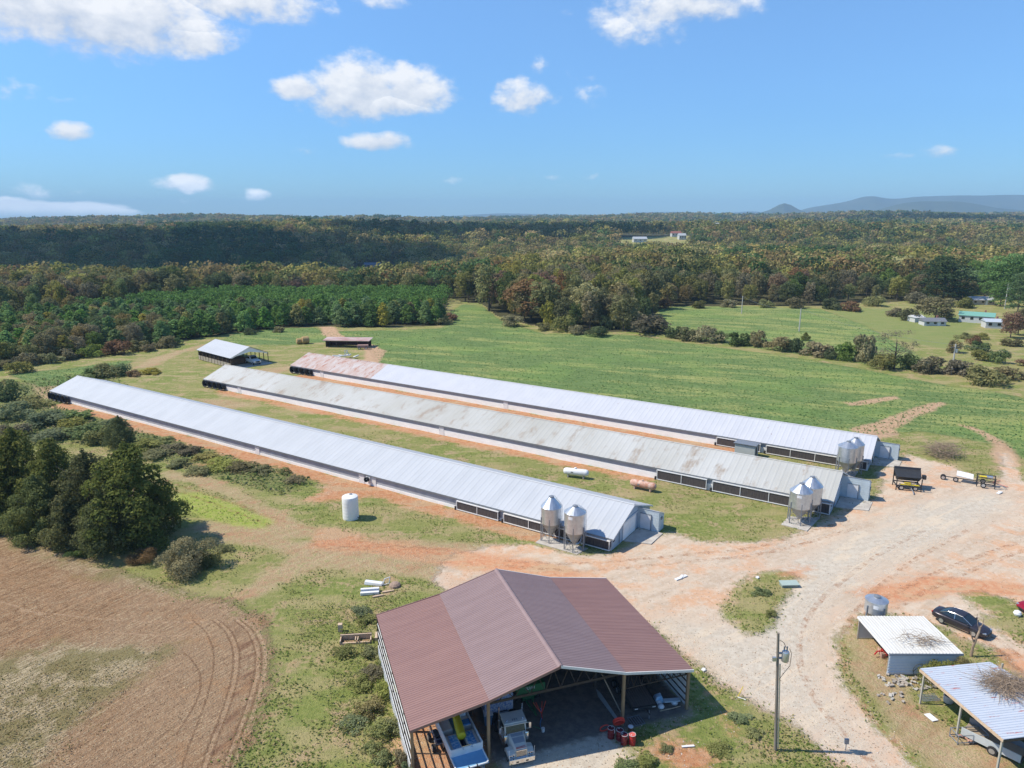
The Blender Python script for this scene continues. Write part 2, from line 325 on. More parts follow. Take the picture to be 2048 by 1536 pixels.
def MASKS(x, y):
    M = {}
    mx = lambda arr: np.maximum.reduce(arr)
    yard = sdf(P_YARD, x, y); yard = np.minimum(yard, -sdf(P_ISL, x, y)); yard = np.minimum(yard, -sdf(P_ISL2, x, y))
    M['yard'] = yard; M['plow'] = sdf(P_PLOW, x, y); M['straw'] = mx([sdf(p, x, y) for p in P_STRAW])
    M['crop'] = mx([sdf(p, x, y) for p in P_CROP]); M['lime'] = sdf(P_LIME, x, y); M['pale'] = mx([sdf(p, x, y) for p in P_PALE])
    strips = []
    for i, (a, b, c) in enumerate(((-3.0, 5, 126), (-2.6, 24, 128), (-4.2, 18, 128))):
        strips.append(sdf(np.array([hp(i, b, .4), hp(i, c, .4), hp(i, c, a), hp(i, b, a)]), x, y))
    M['clay'] = mx([sdf(p, x, y) for p in P_CLAY] + strips)
    M['tan'] = mx([sdf(p, x, y) for p in P_TAN] + [line(W2(p), w, x, y) for p, w in L_TAN])
    q = lambda a0, a1, b0, b1: np.array([bp(a0, b0), bp(a1, b0), bp(a1, b1), bp(a0, b1)])
    M['path'] = mx([line(W2(p), w, x, y) for p, w in L_TAN] + [sdf(P_TAN[i], x, y) for i in (4, 5)])
    M['yard'] = np.maximum(M['yard'], np.maximum(sdf(q(-5.2, 11.2, -.4, 15.4), x, y), sdf(q(-5.0, 4.6, -4.2, 2), x, y)))
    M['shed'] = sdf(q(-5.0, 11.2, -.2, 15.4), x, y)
    M['grav'] = mx([sdf(p, x, y) for p in P_GRAV] + [sdf(q(-5.4, 6.5, -4, 15), x, y) + 3]); M['brush'] = mx([sdf(p, x, y) for p in P_BRUSH])
    dist = lambda c, r: -np.abs(np.hypot(x - c[0], y - c[1]) - r)
    M['ruts'] = mx([line(W2(p), w, x, y) for p, w in L_RUT])
    M['wood'] = np.where(WOOD(x, y), 4., -4.)
    c = np.array([hp(0, -1.6, 4.), hp(0, -1.6, 8), hp(0, -6.5, 8), hp(0, -6.5, 4)])
    return M
FRONT = ([-900, 0, 240, 380, 520, 900, 925, 965, 990, 1060, 1150, 1260, 1300, 1322, 1500, 1640, 1720, 1850, 1930, 1945, 2048, 2300, 2900], [640, 655, 622, 602, 592, 592, 604, 608, 630, 650, 662, 664, 640, 613, 611, 613, 605, 602, 602, 590, 584, 572, 570])
PINEF = ([-900, -300, 0, 100, 200, 330, 450, 560, 640, 760, 880, 900], [800, 765, 738, 722, 706, 690, 668, 656, 653, 655, 651, 600])
CLEAR = [(905, 130, 22, 105), (345, 0, 0, 0)]
def in_clear(x, y):                       # pasture with the white houses on the far hill
    a = x / np.maximum(y, 1.); px = 1024 + F * a * 1.0 / (cT + 0.03)
    return (px > 1228) & (px < 1372) & (y > 770) & (y < 985)
def broad(x, y):
    px, py = PR(x, y, 0.); f = np.interp(px, *FRONT)
    return (y > 60) & (py < f) & ~in_clear(x, y) & (y < 7000)
def pine(x, y):
    px, py = PR(x, y, 0.); return (y > 60) & (px < 897) & (py < np.interp(px, *PINEF)) & (py >= np.interp(px, *FRONT))
def WOOD(x, y): return broad(x, y) | pine(x, y)
MS = MASKS(PX_, PY_)
nx, ny = len(gx), len(gy)
ii = (np.arange(ny - 1)[:, None] * nx + np.arange(nx - 1)[None, :]).ravel()
faces = np.stack([ii, ii + 1, ii + nx + 1, ii + nx], 1)
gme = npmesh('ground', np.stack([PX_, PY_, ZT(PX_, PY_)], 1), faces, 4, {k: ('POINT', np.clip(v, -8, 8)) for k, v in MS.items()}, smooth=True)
ground = link(bpy.data.objects.new('ground', gme)); prop(ground, 'rolling farmland of grass, crop, bare clay, gravel yard and tilled field', 'ground', kind='structure')

m = bpy.data.materials.new('ground_soil_and_grass'); m.use_nodes = True; t = m.node_tree; b = t.nodes['Principled BSDF']
tc = t.nodes.new('ShaderNodeTexCoord'); V = S(t, tc.outputs['Object'])
def AT(n):
    a = t.nodes.new('ShaderNodeAttribute'); a.attribute_name = n; return S(t, a.outputs['Fac'])
nA = noise(t, V, .045, 3); nB = noise(t, V, .28, 5, .62); nC = noise(t, V, 1.5, 5, .7); nD = noise(t, V, 7, 4, .7)
nX = noise(t, V, .30, 5, .65, (.35, 1, 1))                                         # long patches across the slope
def K(n, amp=2.2, w=.6, f=1.4):
    q = (AT(n) + (nB - .5) * (amp * 1.3) + (nC - .5) * amp + (nD - .5) * f)
    return q.ss(-w, w)
# grass
g = mixc(t, nC.ss(.3, .7), (.150, .190, .045), (.255, .270, .082))
g = mixc(t, (nX.ss(.45, .62)) * .8, g, (.36, .30, .145))
g = mixc(t, (nB * .6 + nC * .4).ss(.505, .60) * .8, g, (.42, .30, .18))
g = mixc(t, (nB * .55 + nD * .45).ss(.40, .33), g, (.085, .14, .03))
# bean field: bluish green rows with yellowing and weedy patches
row = rotv(t, V, math.radians(-18), (6, .55, 1)); nr = noise(t, row, 1, 3, .6)
rw2 = rotv(t, V, math.radians(-20), (26, 5.5, 1)); np_ = noise(t, rw2, 1, 4, .65)
cr = mixc(t, (nr * .4 + nC * .3 + nD * .3).ss(.40, .58), (.085, .145, .042), (.175, .245, .085))
sx_ = t.nodes.new('ShaderNodeSeparateXYZ'); t.links.new(V.k, sx_.inputs[0]); yel = (np_ * .65 + nC * .35 + S(t, sx_.outputs[0]).ss(10, 120) * .05).ss(.49, .61)
cr = mixc(t, yel * .6, cr, (.37, .365, .125))
cr = mixc(t, nA.ss(.48, .62) * .35, cr, (.18, .28, .07))
cr = mixc(t, (np_ * .5 + nB * .5).ss(.655, .70) * .7, cr, (.40, .30, .17))
# yard: packed clay and crushed stone with wheel marks
trk = rotv(t, V, math.radians(35), (8, 1.4, 1)); nT = noise(t, trk, 1, 5, .65)
yd = mixc(t, nT.ss(.38, .64), (.53, .425, .32), (.435, .34, .25))
yd = mixc(t, nB.ss(.45, .62) * .85, yd, (.54, .32, .19))
yd = mixc(t, nC.ss(.45, .65) * .35, yd, (.62, .55, .46))
gr = mixc(t, nC.ss(.35, .65), (.53, .475, .39), (.43, .375, .30)); gr = mixc(t, nT.ss(.50, .62) * .7, gr, (.58, .48, .36))
gm = (AT('grav') * .16 + (nB - .5) * 2.0 + (nT - .5) * 1.0).ss(-.3, .45)
yd = mixc(t, gm, yd, gr)
yd = mixc(t, nD.ss(.60, .74) * .3, yd, (.30, .24, .19))
cl = mixc(t, nC.ss(.35, .65), (.47, .195, .095), (.54, .30, .17)); cl = mixc(t, nX.ss(.50, .62) * .7, cl, (.46, .33, .20)); cl = mixc(t, nC.ss(.62, .70) * .6, cl, (.26, .24, .10)); cl = mixc(t, nB.ss(.55, .7) * .5, cl, (.50, .36, .24))
tn = mixc(t, (nC * .6 + nT * .4).ss(.38, .62), (.37, .24, .14), (.50, .38, .24)); tn = mixc(t, nB.ss(.52, .66) * .7, tn, (.42, .22, .13))
tn = mixc(t, (nC * .5 + nD * .5).ss(.50, .57) * .7, tn, (.22, .23, .075))
# tilled field
a = t.nodes.new('ShaderNodeVectorMath')
pr = rotv(t, V, math.radians(62), (9, .42, 1)); nP = noise(t, pr, 1, 4, .7)
pr2 = rotv(t, V, math.radians(55), (2.0, .14, 1)); nP2 = noise(t, pr2, 1, 4, .7)
pl = mixc(t, (nC * .5 + nP * .5).ss(.36, .62), (.175, .10, .052), (.325, .20, .11))
pl = mixc(t, nA.ss(.42, .58) * .55, pl, (.31, .21, .13))
pl = mixc(t, (nP * .5 + nP2 * .5).ss(.55, .66) * .3, pl, (.50, .39, .25))
pl = mixc(t, (nD * .55 + nP2 * .45).ss(.50, .60) * .6, pl, (.55, .44, .28))
pl = mixc(t, (nB * .7 + nC * .3).ss(.52, .64) * .5, pl, (.34, .19, .095))
pl = mixc(t, AT('ruts').ss(-.12, .1) * .75, pl, (.17, .085, .05))
st = mixc(t, (nP2 * .6 + nD * .4).ss(.42, .58), (.21, .175, .09), (.48, .40, .26))
st = mixc(t, nB.ss(.46, .56) * .8, st, (.17, .155, .06)); 
pl = mixc(t, K('straw', 5, 1.6, 2) * .85, pl, st)
# ruts where the tractor turns at the field's end
wd = mixc(t, nC.ss(.35, .65), (.045, .05, .022), (.10, .09, .045))
br = mixc(t, nC.ss(.3, .65), (.09, .125, .045), (.21, .22, .085))
g = mixc(t, nA.ss(.45, .6) * .35, g, (.30, .26, .11))
c = g
c = mixc(t, K('brush', 6, 2, 2) * .8, c, br)
c = mixc(t, K('tan', 3.2, 1.0, 2) * .9, c, tn)
c = mixc(t, K('crop', 2.4), c, cr)
c = mixc(t, K('path', 1.6, .6, 1.2), c, mixc(t, nC.ss(.35, .65), (.52, .36, .23), (.42, .27, .16)))
c = mixc(t, K('pale', 4, 2) * .75, c, (.20, .24, .075))
c = mixc(t, K('lime', 2.0, .6, 2) * .85, c, mixc(t, nC.ss(.35, .65), (.27, .36, .05), (.36, .36, .11)))
c = mixc(t, K('yard', 2.4, .7, 1.6), c, yd)
c = mixc(t, K('plow', 4.5, .8, 3), c, pl)
kc = (AT('clay') + (nX - .5) * 6.5 + (nC - .5) * 3.0 + (nD - .5) * 1.6).ss(-.8, .8)
c = mixc(t, kc * .92, c, cl)
c = mixc(t, (AT('shed') + (nC - .5) * 1.5).ss(-.4, .4), c, mixc(t, nC.ss(.35, .65), (.125, .11, .10), (.20, .17, .145)))  # barn floor: dark dirt, with the shade under the roof added to its colour
c = mixc(t, AT('wood').ss(-1, 1), c, wd)
setin(t, b.inputs['Base Color'], c); b.inputs['Roughness'].default_value = .95; b.inputs['Specular IOR Level'].default_value = .15
bn = t.nodes.new('ShaderNodeBump'); bn.inputs['Strength'].default_value = .8; bn.inputs['Distance'].default_value = .32
soft = (K('yard') * -.82 + 1.0)
hgt = (nC * .9 + nD * .55 + nr * K('crop') * .8 + nP * K('plow') * .7) * soft
t.links.new(hgt.k, bn.inputs['Height']); t.links.new(bn.outputs[0], b.inputs['Normal'])
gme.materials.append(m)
# ---- wheel tracks pressed into soil and gravel: thin ribbons a few millimetres above the ground
def ribbon(pts, w, z=.012):
    P = W2(pts) if not isinstance(pts, np.ndarray) else pts; u = np.linspace(0, len(P) - 1, len(P) * 8); x = np.interp(u, range(len(P)), P[:, 0]); y = np.interp(u, range(len(P)), P[:, 1])
    k = np.ones(7) / 7; x[3:-3] = np.convolve(x, k, 'valid'); y[3:-3] = np.convolve(y, k, 'valid'); dx_, dy_ = np.gradient(x), np.gradient(y); l = np.hypot(dx_, dy_) + 1e-6; nx_, ny_ = -dy_/l*w, dx_/l*w
    v = [(x[i]+s*nx_[i], y[i]+s*ny_[i], float(ZT(x[i]+s*nx_[i], y[i]+s*ny_[i])) + z) for i in range(len(x)) for s in (-1, 1)]; return v, [(2*i, 2*i+1, 2*i+3, 2*i+2) for i in range(len(x)-1)]
def trackmat(name, col, cover, scale=2.2):
    m = bpy.data.materials.new(name); m.use_nodes = True; t = m.node_tree; b = t.nodes['Principled BSDF']; tc = t.nodes.new('ShaderNodeTexCoord'); V = S(t, tc.outputs['Object'])
    setin(t, b.inputs['Base Color'], col); b.inputs['Roughness'].default_value = .95; b.inputs['Specular IOR Level'].default_value = .1
    n = noise(t, V, scale, 5, .7) * .6 + noise(t, V, 9, 3, .7) * .4; setin(t, b.inputs['Alpha'], n.ss(.50 - cover * .2, .68 - cover * .2) * .7); return m
def tracks(label, lines, w, mat):
    m = MB()
    for l in lines: m.add(*ribbon(l, w))
    me = bpy.data.meshes.new('wheel_track'); me.from_pydata(m.v, [], m.f); me.materials.append(mat); prop(link(bpy.data.objects.new('wheel_track', me)), label, 'wheel tracks', kind='structure')
DT = trackmat('dark_rut', (.20, .12, .07), .45, 4); LT = trackmat('pale_rut', (.50, .35, .22), .4); RT = trackmat('pale_gravel_track', (.70, .60, .48), .3, 1.2); BT = trackmat('clay_track', (.42, .22, .12), .15, 1.2)
off_ = lambda p, o: [(a + o, b) for a, b in p]
tracks('dark curved tractor ruts round the end of the tilled field', [off_(_rt, o) for o in (0, -13, -44, -57, -96)] + [[(352,1470),(384,1420),(402,1380),(400,1345),(384,1320),(366,1305)]], .085, DT)
tracks('pale dry bands beside the tractor ruts in the tilled field', [off_(_rt, o) for o in (8, -7, -50)] + [[(40,1222),(200,1238),(330,1245),(470,1243)], [(210,1264),(330,1272),(450,1270)], [(250,1210),(360,1205),(420,1190)], [(0,1203),(40,1216),(110,1240)]], .13, LT)
RD = [(1310,1250),(1400,1322),(1500,1392),(1590,1450),(1680,1530)]; R2 = [(1830,1560),(1740,1470),(1680,1400),(1650,1330),(1650,1260),(1700,1190),(1790,1120),(1900,1060)]
tracks('pale wheel lines along the gravel drive', [off_(R2, o) for o in (-30, 14, -75)] + [off_(RD, o) for o in (10, 40)] + [[(1150,1180),(1280,1160),(1450,1120),(1650,1070),(1850,1010)]], .35, RT)
tracks('reddish wheel lines crossing the yard', [off_(R2, o) for o in (-52, 36)] + [[(1000,1120),(1150,1130),(1350,1110),(1500,1100),(1700,1040)], [(1010,1132),(1160,1143),(1360,1124),(1520,1112),(1720,1054)], [(2048,1080),(1960,1110),(1860,1150),(1760,1200),(1700,1260)], [(2048,1100),(1970,1128),(1880,1168),(1790,1215)], [(2048,1350),(1985,1290),(1900,1245)], [(2048,1322),(2000,1280),(1920,1240)], [(330,960),(450,1000),(560,1040),(640,1060)], [(340,975),(440,1012),(540,1050)], [(600,1110),(680,1092),(800,1094),(900,1100)]], .30, BT)

# ---- mountains far away: real ridges of terrain
def mountain(name, label, prof, D, depth, seed):
    xs = np.array([(p[0] - 1024) / F * D / cT * 1.0 for p in prof]); hs = np.array([H + (435 - p[1]) / F * D * 1.0 for p in prof]) 
    n = 160; X = np.linspace(xs[0], xs[-1], n); Hh = np.interp(X, xs, hs)
    kk = np.ones(5) / 5; Hh = np.convolve(np.pad(Hh, 2, 'edge'), kk, 'valid')
    r = np.random.RandomState(seed); m_ = 21; vs = []
    ph = r.rand(8) * 6
    for j in range(m_):
        u = j / (m_ - 1) * 2 - 1; prf = (1 - abs(u)) ** 1.1
        fold = sum(np.sin(X / D * f_ + ph[k] + u * 3) * (1 / (k + 1)) for k, f_ in enumerate((60, 110, 190, 330)))
        z = Hh * prf + Hh * .12 * fold * (1 - prf) * prf * 2.2
        z = np.where(abs(u) > .999, -20, z - 5 * (1 - prf)); vs.append(np.stack([X * (1 + u * depth / D), D + u * depth + 0 * X, z], 1))
    v = np.concatenate(vs); i2 = (np.arange(m_ - 1)[:, None] * n + np.arange(n - 1)[None, :]).ravel()
    me = npmesh(name, v, np.stack([i2, i2 + 1, i2 + n + 1, i2 + n], 1), 4, smooth=True)
    me.materials.append(MTN); o = link(bpy.data.objects.new(name, me)); prop(o, label, 'mountain', kind='structure')
MTN = pmat('wooded_mountain', (.045, .062, .028), .95, col2=(.085, .09, .04), nscale=.004, amount=.8, detail=6, spec=.1)
mountain('mountain', 'long blue mountain range on the right horizon with the highest summit', [(1540,432),(1580,417),(1640,408),(1668,402),(1694,392),(1722,398),(1745,401),(1780,396),(1840,394),(1880,393),(1905,394),(1960,392),(2050,394),(2300,400),(2600,415),(2900,430)], 9600, 1900, 3)
mountain('mountain', 'small cone-shaped hill on the horizon left of the long range', [(1480,432),(1500,424),(1512,420),(1528,411),(1538,408),(1550,411),(1565,419),(1580,425),(1610,431)], 7300, 260, 5)
mountain('mountain', 'darker low mountain in front of the long blue range', [(1650,432),(1690,428),(1730,416),(1765,407),(1800,404),(1835,405),(1860,404),(1900,409),(1940,417),(1990,421),(2060,424),(2300,428),(2500,432)], 7000, 800, 7)
mountain('mountain', 'faint low rise on the horizon above the middle woods', [(880,434),(940,430),(1000,427),(1060,428),(1140,431),(1200,430),(1260,425),(1340,424),(1400,428),(1480,423),(1540,428),(1600,433)], 11500, 600, 9)
# ---------------------------------------------------------------- building materials
ROOF1 = pmat('pale_metal_roof', (.455, .475, .50), .5, .0, col2=(.40, .42, .445), nscale=.35, amount=.8, stretch=(1.4, .3, 1))
ROOF2 = pmat('weathered_metal_roof', (.37, .365, .33), .6, .0, col2=(.46, .465, .45), nscale=.10, amount=.9, stretch=(1, .35, 1), col3=(.30, .25, .20), n3=.42, thr=(.50, .68))
ROOF3 = pmat('speckled_metal_roof', (.50, .51, .54), .5, .0, col2=(.45, .465, .50), nscale=.4, amount=.8, col3=(.27, .20, .19), n3=2.2, thr=(.645, .68), stretch=(1, .45, 1))
RUST = pmat('rusty_metal_roof', (.47, .44, .43), .75, .0, col2=(.40, .26, .21), nscale=.75, amount=.95, detail=7, stretch=(1.0, .3, 1), col3=(.33, .14, .09), n3=1.1, thr=(.52, .66))
GABLE = pmat('blue_white_metal_wall', (.42, .50, .57), .5, col2=(.35, .43, .50), nscale=1.2, amount=.7, bump=.15, bscale=4)
ANNEX = pmat('pale_block_wall', (.50, .58, .62), .75, col2=(.40, .47, .50), nscale=1.5, amount=.7)
WHITE = pmat('white_paint', (.74, .75, .76), .5, col2=(.62, .61, .58), nscale=1.7, amount=.6)
CURT = pmat('grey_curtain', (.40, .42, .46), .8, col2=(.28, .30, .33), nscale=.8, amount=.7)
SIDING = pmat('white_siding', (.90, .90, .87), .6, col2=(.70, .68, .65), nscale=.7, amount=.45, stretch=(1, 1, 4))
BLACK = pmat('black_plastic', (.022, .023, .026), .55, col2=(.05, .05, .05), nscale=3)
PAD = pmat('cooling_pad', (.045, .038, .04), .9, col2=(.10, .085, .075), nscale=3, amount=.8, stretch=(3, 1, .3))
GALV = pmat('galvanised_steel', (.60, .63, .66), .34, .75, col2=(.44, .47, .51), nscale=2.2, amount=.8, detail=3)
STEEL = pmat('grey_steel', (.22, .25, .29), .5, .4, col2=(.30, .30, .30), nscale=4)
CONC = pmat('concrete', (.50, .47, .42), .9, col2=(.36, .32, .28), nscale=.9, amount=.9, bump=.2, col3=(.12, .10, .085), n3=.5, thr=(.60, .68))
WOOD_M = pmat('timber', (.33, .22, .12), .8, col2=(.22, .14, .08), nscale=4, amount=.8, stretch=(1, 1, .2))
PALEW = pmat('pale_timber', (.58, .45, .32), .8, col2=(.45, .31, .2), nscale=4, amount=.8)
DARKW = pmat('dark_timber', (.10, .07, .05), .85, col2=(.06, .04, .03), nscale=4)
BROWN = pmat('brown_metal_roof', (.275, .158, .135), .5, col2=(.235, .132, .115), nscale=.7, amount=.9, stretch=(.35, 2.5, 1), detail=6)
SHEENBR = pmat('sheen_greyed_metal_roof', (.265, .185, .178), .45, col2=(.23, .158, .152), nscale=.7, amount=.9, stretch=(.35, 2.5, 1), detail=6)  # same brown metal, its sheen on the main slopes put into the colour
TRIM = pmat('white_trim', (.78, .76, .72), .5)
RUBBER = pmat('tyre_rubber', (.025, .025, .027), .9)
GLASS = pmat('dark_glass', (.012, .018, .022), .08, spec=.8)
CHROME = pmat('chrome', (.75, .75, .76), .18, .95)
RED = pmat('red_paint', (.42, .02, .02), .4)
HOSE = pmat('red_hose', (.75, .055, .03), .5)
BLUEP = pmat('blue_plastic', (.05, .22, .48), .5, col2=(.08, .30, .55), nscale=6)
LBLUE = pmat('light_blue_deck', (.16, .36, .56), .7, col2=(.22, .42, .6), nscale=5)
YELLOW = pmat('yellow_vinyl', (.72, .55, .02), .45)
CREAM = pmat('cream_truck_paint', (.60, .57, .52), .35, col2=(.5, .46, .40), nscale=2)
GREEN = pmat('green_paint', (.02, .14, .05), .45, col2=(.04, .12, .06), nscale=2)
TEAL = pmat('teal_roof', (.04, .33, .26), .5)
RUSTY = pmat('rusty_iron', (.42, .15, .08), .85, col2=(.62, .50, .42), nscale=1.6, amount=.95, detail=6)
HAY = pmat('hay', (.45, .32, .14), .95, col2=(.30, .20, .09), nscale=3, amount=.9, bump=.6)
POLE = pmat('weathered_pole', (.26, .22, .18), .85, col2=(.18, .15, .12), nscale=3, amount=.8, stretch=(1, 1, .15))
TWIG = pmat('dead_branch', (.36, .27, .19), .9, col2=(.22, .165, .12), nscale=2, amount=.9)
TARP = pmat('blue_tarp', (.20, .42, .62), .6, col2=(.6, .7, .8), nscale=2.5, amount=.95, detail=2)
JUNK = pmat('mixed_scrap', (.26, .22, .18), .8, col2=(.42, .38, .33), nscale=4, amount=.9)

def structure(mb, name, mat, label, cat=None):
    o = mb.obj(name, mat); return prop(o, label, cat, kind='structure')

# ---------------------------------------------------------------- the three poultry houses
def s_at(i, px):
    lo, hi = -5., 140.
    for _ in range(40):
        mid = (lo + hi) / 2; x, y = hp(i, mid, 0); q = PR(x, y, .8)[0]
        lo, hi = (mid, hi) if q > px else (lo, mid)
    return lo
def poultry_house(i, label, roofmat, pads, doors, annex, open_door=False, rust_to=None):
    h = HOUSES[i]; L, W, e, e2, r = h['L'], h['W'], h['e'], h['e2'], h['r']
    T = thing('poultry_house', label, 'poultry house', (h['c'][0], h['c'][1], 0), HA)
    E = lambda s: e + (e2 - e) * s / L; R = lambda s: r + (e2 - e) * s / L
    ov = .24; k = (r - e) / (W / 2)
    def slopes(s0, s1, mat, nm='roof'):
        n = int((s1 - s0) / .92); m = MB()
        m.ribs((s0, ov, E(s0) - ov*k), (s1, ov, E(s1) - ov*k), (s1, -W/2, R(s1)), (s0, -W/2, R(s0)), n, .019)
        m.ribs((s0, -W-ov, E(s0) - ov*k), (s1, -W-ov, E(s1) - ov*k), (s1, -W/2, R(s1)), (s0, -W/2, R(s0)), n, .019)
        m.hexa([(s0, -W/2+.16, R(s0)+.0), (s1, -W/2+.16, R(s1)+.0), (s1, -W/2-.16, R(s1)+.0), (s0, -W/2-.16, R(s0)+.0), (s0, -W/2+.05, R(s0)+.07), (s1, -W/2+.05, R(s1)+.07), (s1, -W/2-.05, R(s1)+.07), (s0, -W/2-.05, R(s0)+.07)])
        return m.obj(nm, mat, T)
    if rust_to is None: slopes(-.3, L + .3, roofmat)
    else:
        slopes(-.3, rust_to, roofmat); prop(slopes(rust_to + .003, L + .3, RUST), 'rust-streaked far stretch of the roof')
    m = MB()                                # fascia under both eaves
    for y in (ov - .03, -W - ov + .03): m.hexa([(-.3, y-.02, E(0)-ov*k-.20), (L+.3, y-.02, E(L)-ov*k-.20), (L+.3, y+.02, E(L)-ov*k-.20), (-.3, y+.02, E(0)-ov*k-.20), (-.3, y-.02, E(0)-ov*k-.05), (L+.3, y-.02, E(L)-ov*k-.05), (L+.3, y+.02, E(L)-ov*k-.05), (-.3, y+.02, E(0)-ov*k-.05)])
    m.obj('fascia', STEEL, T)
    low = .95 if i else .42
    m = MB().box(0, L, -.12, 0, -.2, low); m.box(0, L, -W, -W+.12, -.2, low + .4)
    for zz in np.arange(.2, low - .02, .3): m.box(0, L, -.02, .008, zz, zz + .03)
    m.obj('knee_wall', SIDING, T)
    m = MB().hexa([(0, -.14, low), (L, -.14, low), (L, -.05, low), (0, -.05, low), (0, -.14, E(0)-.02), (L, -.14, E(L)-.02), (L, -.05, E(L)-.02), (0, -.05, E(0)-.02)])
    m.hexa([(0, -W+.05, low+.4), (L, -W+.05, low+.4), (L, -W+.12, low+.4), (0, -W+.12, low+.4), (0, -W+.05, E(0)-.02), (L, -W+.05, E(L)-.02), (L, -W+.12, E(L)-.02), (0, -W+.12, E(0)-.02)])
    m.obj('side_curtain', CURT, T)
    for s in np.arange(24, L - 10, 7.6):
        MB().box(s, s + 1.15, -.05, .03, E(s) - .36, E(s) - .13).obj('air_inlet', BLACK, T)
    for px in doors:
        s = s_at(i, px); d = MB().box(s, s + 1.1, -.04, .05, -.02, E(s) - .1).obj('door', WHITE, T)
        MB().box(s + .95, s + 1.0, .05, .09, .8, .9).obj('handle', BLACK, d)
    # fans at the far end
    for q in range(4):
        s = L - 1.2 - q * 1.95; zc = .92
        f = MB().lathe([(.70, .05), (.72, .1), (.62, .34), (.80, .95), (.84, 1.0), (.78, 1.0), (.58, .36), (.56, .12)], (s, 0, zc), 22, 'y', caps=False).obj('fan', BLACK, T, smooth=True)
        g = MB().box(s - .75, s + .75, -.05, .05, zc - .75, zc + .75).obj('fan_housing', STEEL, f)
        b = MB()
        for w in range(5):
            a = w * 2 * math.pi / 5; b.obox((s + .28*math.cos(a), .3, zc + .28*math.sin(a)), (.5, .03, .16), 0, -a, .5)
        b.obj('fan_blades', GALV, f)
    # evaporative cooling pads near the near end
    for a, b_ in pads:
        s0, s1 = s_at(i, b_), s_at(i, a)
        p = MB().box(s0, s1, .04, .34, .22, e - .42).obj('cooling_pad', PAD, T)
        f = MB()
        for zz in (.17, e - .40): f.box(s0 - .06, s1 + .06, .02, .42, zz - .05, zz + .05)
        n = max(2, int((s1 - s0) / 3.2))
        for q in range(n + 1):
            s = s0 + (s1 - s0) * q / n; f.box(s - .04, s + .04, .345, .40, .17, e - .42)
        for q in range(n * 2): s = s0 + (s1 - s0) * (q + .5) / (n * 2); f.box(s - .03, s + .03, .2, .25, -.05, .14)
        f.obj('pad_frame', WHITE if a != pads[-1][0] or i == 1 else TRIM, p)
        MB().lathe([(.16, 0), (.18, .1), (.16, .5), (.05, .55)], (s1 + .25, .3, 0), 12).obj('pump', BLACK, p)
        MB().tube((s1 + .25, .3, .4), (s1 + .12, .3, e - .4), .03).obj('water_pipe', WHITE, p)
    # gable end facing the yard
    y0, y1 = (-4.0, -5.6) if open_door else (0, 0); dh = 2.35
    top = lambda y: e + k * (W/2 - abs(-y - W/2))
    g = MB()
    if open_door:
        g.add([(0, 0, 0), (0, y0, 0), (0, y0, dh), (0, y1, dh), (0, y1, 0), (0, -W, 0), (0, -W, e), (0, -W/2, r), (0, 0, e)], [(0, 1, 2, 8), (2, 3, 7, 8), (3, 4, 5, 6), (3, 6, 7)])
        g.add([(.12, 0, 0), (.12, -W, 0)], [])
    else: g.add([(0, 0, 0), (0, -W, 0), (0, -W, e), (0, -W/2, r - .01), (0, 0, e)], [(0, 1, 2, 3, 4)])
    for zz in np.arange(.3, r, .42):       # horizontal laps of the cladding
        w = W/2 - max(0, (zz - e)) / k; 
        segs = [(-W/2 - w, -W/2 + w)]
        if open_door and zz < dh: segs = [(-W/2 - w, y1), (y0, -W/2 + w)]
        for a, b_ in segs: g.box(-.02, -.001, a + .05, b_ - .05, zz, zz + .03)
    g.obj('gable_wall', GABLE, T)
    rk = MB()
    for sg in (0, 1):
        ya = ov if sg == 0 else -W - ov; za = e - ov*k
        rk.hexa([(-.33, ya, za-.16), (-.29, ya, za-.16), (-.29, -W/2, r-.16), (-.33, -W/2, r-.16), (-.33, ya, za-.01), (-.29, ya, za-.01), (-.29, -W/2, r-.01), (-.33, -W/2, r-.01)])
    rk.obj('rake_trim', WHITE, T)
    if open_door:
        MB().box(-.09, -.03, y0 + .02, y0 + 1.0, .05, dh).obj('sliding_door', WHITE, T); MB().box(-.09, -.03, y1 - 1.1, y1 - .02, .05, dh).obj('sliding_door', WHITE, T)
        MB().box(3.0, 3.05, -W + .3, -.3, 0, e).obj('inner_partition', DARKW, T)
    else:
        for a in (-3.1, -4.95):
            MB().box(-.09, -.03, a - 1.8, a, .06, 2.2).obj('sliding_door', GABLE if i == 1 else SIDING, T)
    MB().box(-.14, -.04, -7.2, -2.6, 2.42 if open_door else 2.3, 2.52 if open_door else 2.4).obj('door_track', WHITE, T)
    MB().box(-.08, -.022, -.75, -.35, 1.0, 1.15).obj('wall_vent', BLACK, T); MB().tube((-.1, -2.0, .2), (-.1, -2.0, 1.6), .03).obj('downpipe', BLACK, T)
    MB().add([(L, 0, 0), (L, -W, 0), (L, -W, e2), (L, -W/2, R(L) - .02), (L, 0, e2)], [(0, 1, 2, 3, 4)]).obj('far_gable_wall', GABLE, T)
    # control room built onto the gable
    A = annex; ya = -7.7; yb = ya - 1.75; hh, hb_ = (2.7, 1.95) if i != 1 else (3.05, 2.15)
    an = MB().hexa([(-A, yb, -.1), (-.01, yb, -.1), (-.01, ya, -.1), (-A, ya, -.1), (-A, yb, hb_), (-.01, yb, hb_), (-.01, ya, hh), (-A, ya, hh)])
    for zz in np.arange(.25, hh, .32): an.box(-A, -.01, ya - .01, ya + .012, zz, zz + .03)
    ao = an.obj('control_room', ANNEX, T)
